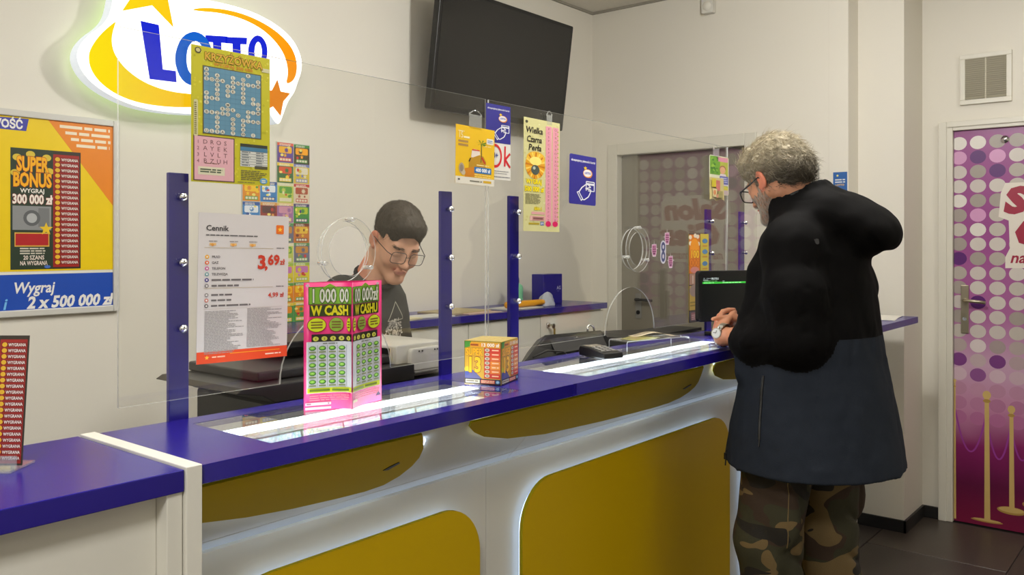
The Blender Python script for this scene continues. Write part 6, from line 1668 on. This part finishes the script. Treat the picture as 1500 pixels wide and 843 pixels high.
Hs.M = Matrix.Identity(4); Hs.crease(waves(5, .03, .0022)).crease(waves(6, .012, .0012))
D0, D1 = L3((78, 66, 50)), L3((54, 46, 36))
chair_ = Hs.mesh('hair', HAIRM, ck, 1, lambda P: np.tile(L3((58, 50, 39)), (len(P), 1)))
CR = CM.to_3x3(); CIm = CM.inverted()
strands('hair_locks', chair_, chair_, HAIRM, 5200, .013, .00055, lambda p, n, R: (CR @ Vector(((CIm @ p).x*2 + R.uniform(-.2, .2), 1 if (CIm @ p).z > .06 else -.3, -.5))).normalized(), lambda P: np.ones(len(P), bool), lambda p, R: D0 if R.random() < .4 else D1, 15, .3, 3, .3)
strands('eyebrow_hairs', cb, ck, HAIRM, 300, .009, .0004, lambda p, n, R: (CR @ Vector((1 if (CIm @ p).x > 0 else -1, 0, .1))).normalized(),
        lambda P: (lambda q: (np.abs(q[:, 2] - .017) < .004) & (np.abs(q[:, 0]) > .012) & (np.abs(q[:, 0]) < .046) & (q[:, 1] > .06))(P @ CI[:3, :3].T + CI[:3, 3]), lambda p, R: D1, 16, .3, 3, .3)
glasses(ck, CM, .0011, temple=.0014)
# t-shirt
J = Solid((1.56, 1.98, .82), (2.18, 2.42, 1.42), .005)
J.loft([(.84, 1.862, 2.235, .165, .120), (.98, 1.862, 2.21, .162, .120), (1.10, 1.862, 2.175, .166, .118), (1.20, 1.862, 2.15, .168, .110), (1.27, 1.862, 2.14, .150, .092), (1.32, 1.860, 2.135, .095, .075)], .02)
J.cone((1.745, 2.135, 1.280), (1.95, 2.17, 1.280), .060, k=.03)
J.cone((1.728, 2.125, 1.272), (1.672, 2.075, 1.125), .064, .062, .02).cone((1.953, 2.17, 1.272), (1.982, 2.135, 1.115), .062, .058, .02)
J.cone((1.669, 2.072, 1.118), (1.655, 2.06, 1.06), .050, .054, .004, '-').cone((1.983, 2.133, 1.108), (1.988, 2.128, 1.05), .047, .050, .004, '-')
J.cone(CM @ Vector((0, -.03, -.06)), (1.857, 2.12, 1.32), .060, .062, .006, '-')
J.ring((1.857, 2.105, 1.335), .066, .008, (0, -.55, 1), .006)
J.crease(folds([((1.70, 2.06, 1.22), (1.80, 2.03, 1.15), .014, .008), ((1.98, 2.06, 1.22), (1.90, 2.04, 1.12), .014, .008), ((1.75, 2.05, 1.10), (1.92, 2.04, 1.03), .016, .007)])).crease(waves(27, .12, .004))
sh = J.mesh('t_shirt', pm('charcoal_cotton', (54, 53, 50), .85, .08, 30, .2, 400), ck, 2)
bv, bo = surf(sh)
s = Sheet(.16, .2, 80, 100); R = random.Random(33)
for a, b_ in (((40, 4), (62, 34)), ((62, 34), (20, 36)), ((20, 36), (40, 4))):
    for i in range(14): u, v = a[0] + (b_[0]-a[0])*i/14, a[1] + (b_[1]-a[1])*i/14; u2, v2 = a[0] + (b_[0]-a[0])*(i+1)/14, a[1] + (b_[1]-a[1])*(i+1)/14; s.line([(u, v), (u2, v2)], 1.2, (190, 188, 170), 1)
for i in range(230):
    a = R.uniform(0, 6.28); q = R.random()**.6; u, v = 40 + 24*q*math.cos(a), 62 + 30*q*math.sin(a); s.circ(u, v, R.uniform(1, 3), R.uniform(1, 3), R.choice(((176, 174, 166), (150, 148, 142), (110, 108, 104), (200, 198, 190))), 1 + .05*i/230, 7)
def chest(p):
    w = Vector((1.80 + p[0] + .02, 1.9, 1.06 + p[1])); loc, nr, _, _ = bv.ray_cast(w - bo, Vector((0, 1, 0)))
    return tuple((loc + bo + nr*(.0012 + p[2])) if loc else (w.x, 2.1, w.z))
o = s.build('shirt_print', sh, chest, rough=.8); o.location = -wloc(sh)
# dark trousers and shoes of the clerk
T = Solid((1.64, 2.06, .04), (2.08, 2.40, .92), .007)
T.chain([(1.81, 2.24, .87), (1.785, 2.23, .5), (1.78, 2.255, .08)], [.09, .075, .065], .03).chain([(1.92, 2.24, .87), (1.945, 2.23, .5), (1.95, 2.255, .08)], [.09, .075, .065], .03).ell((1.862, 2.24, .84), (.14, .105, .07), .03).crease(waves(28, .12, .005))
T.mesh('trousers', pm('dark_blue_denim', (40, 44, 60), .8, .1, 20), ck, 1)
for x in (1.78, 1.95):
    Sh = Solid((x - .07, 2.06, 0), (x + .07, 2.36, .14), .005)
    Sh.cone((x, 2.25, .05), (x, 2.13, .036), .042, .034, .03)
    sl_, (X_, Y_, Z_) = Sh.block((x - .2, 2, -.1), (x + .2, 2.5, .3), 0); Sh.F[sl_] = np.maximum(Sh.F[sl_], .003 - Z_)
    Sh.mesh('shoe', BLACKP, ck, 1)

ck.location += Vector((.092, .100, 0))       # he stands a step back from the desk
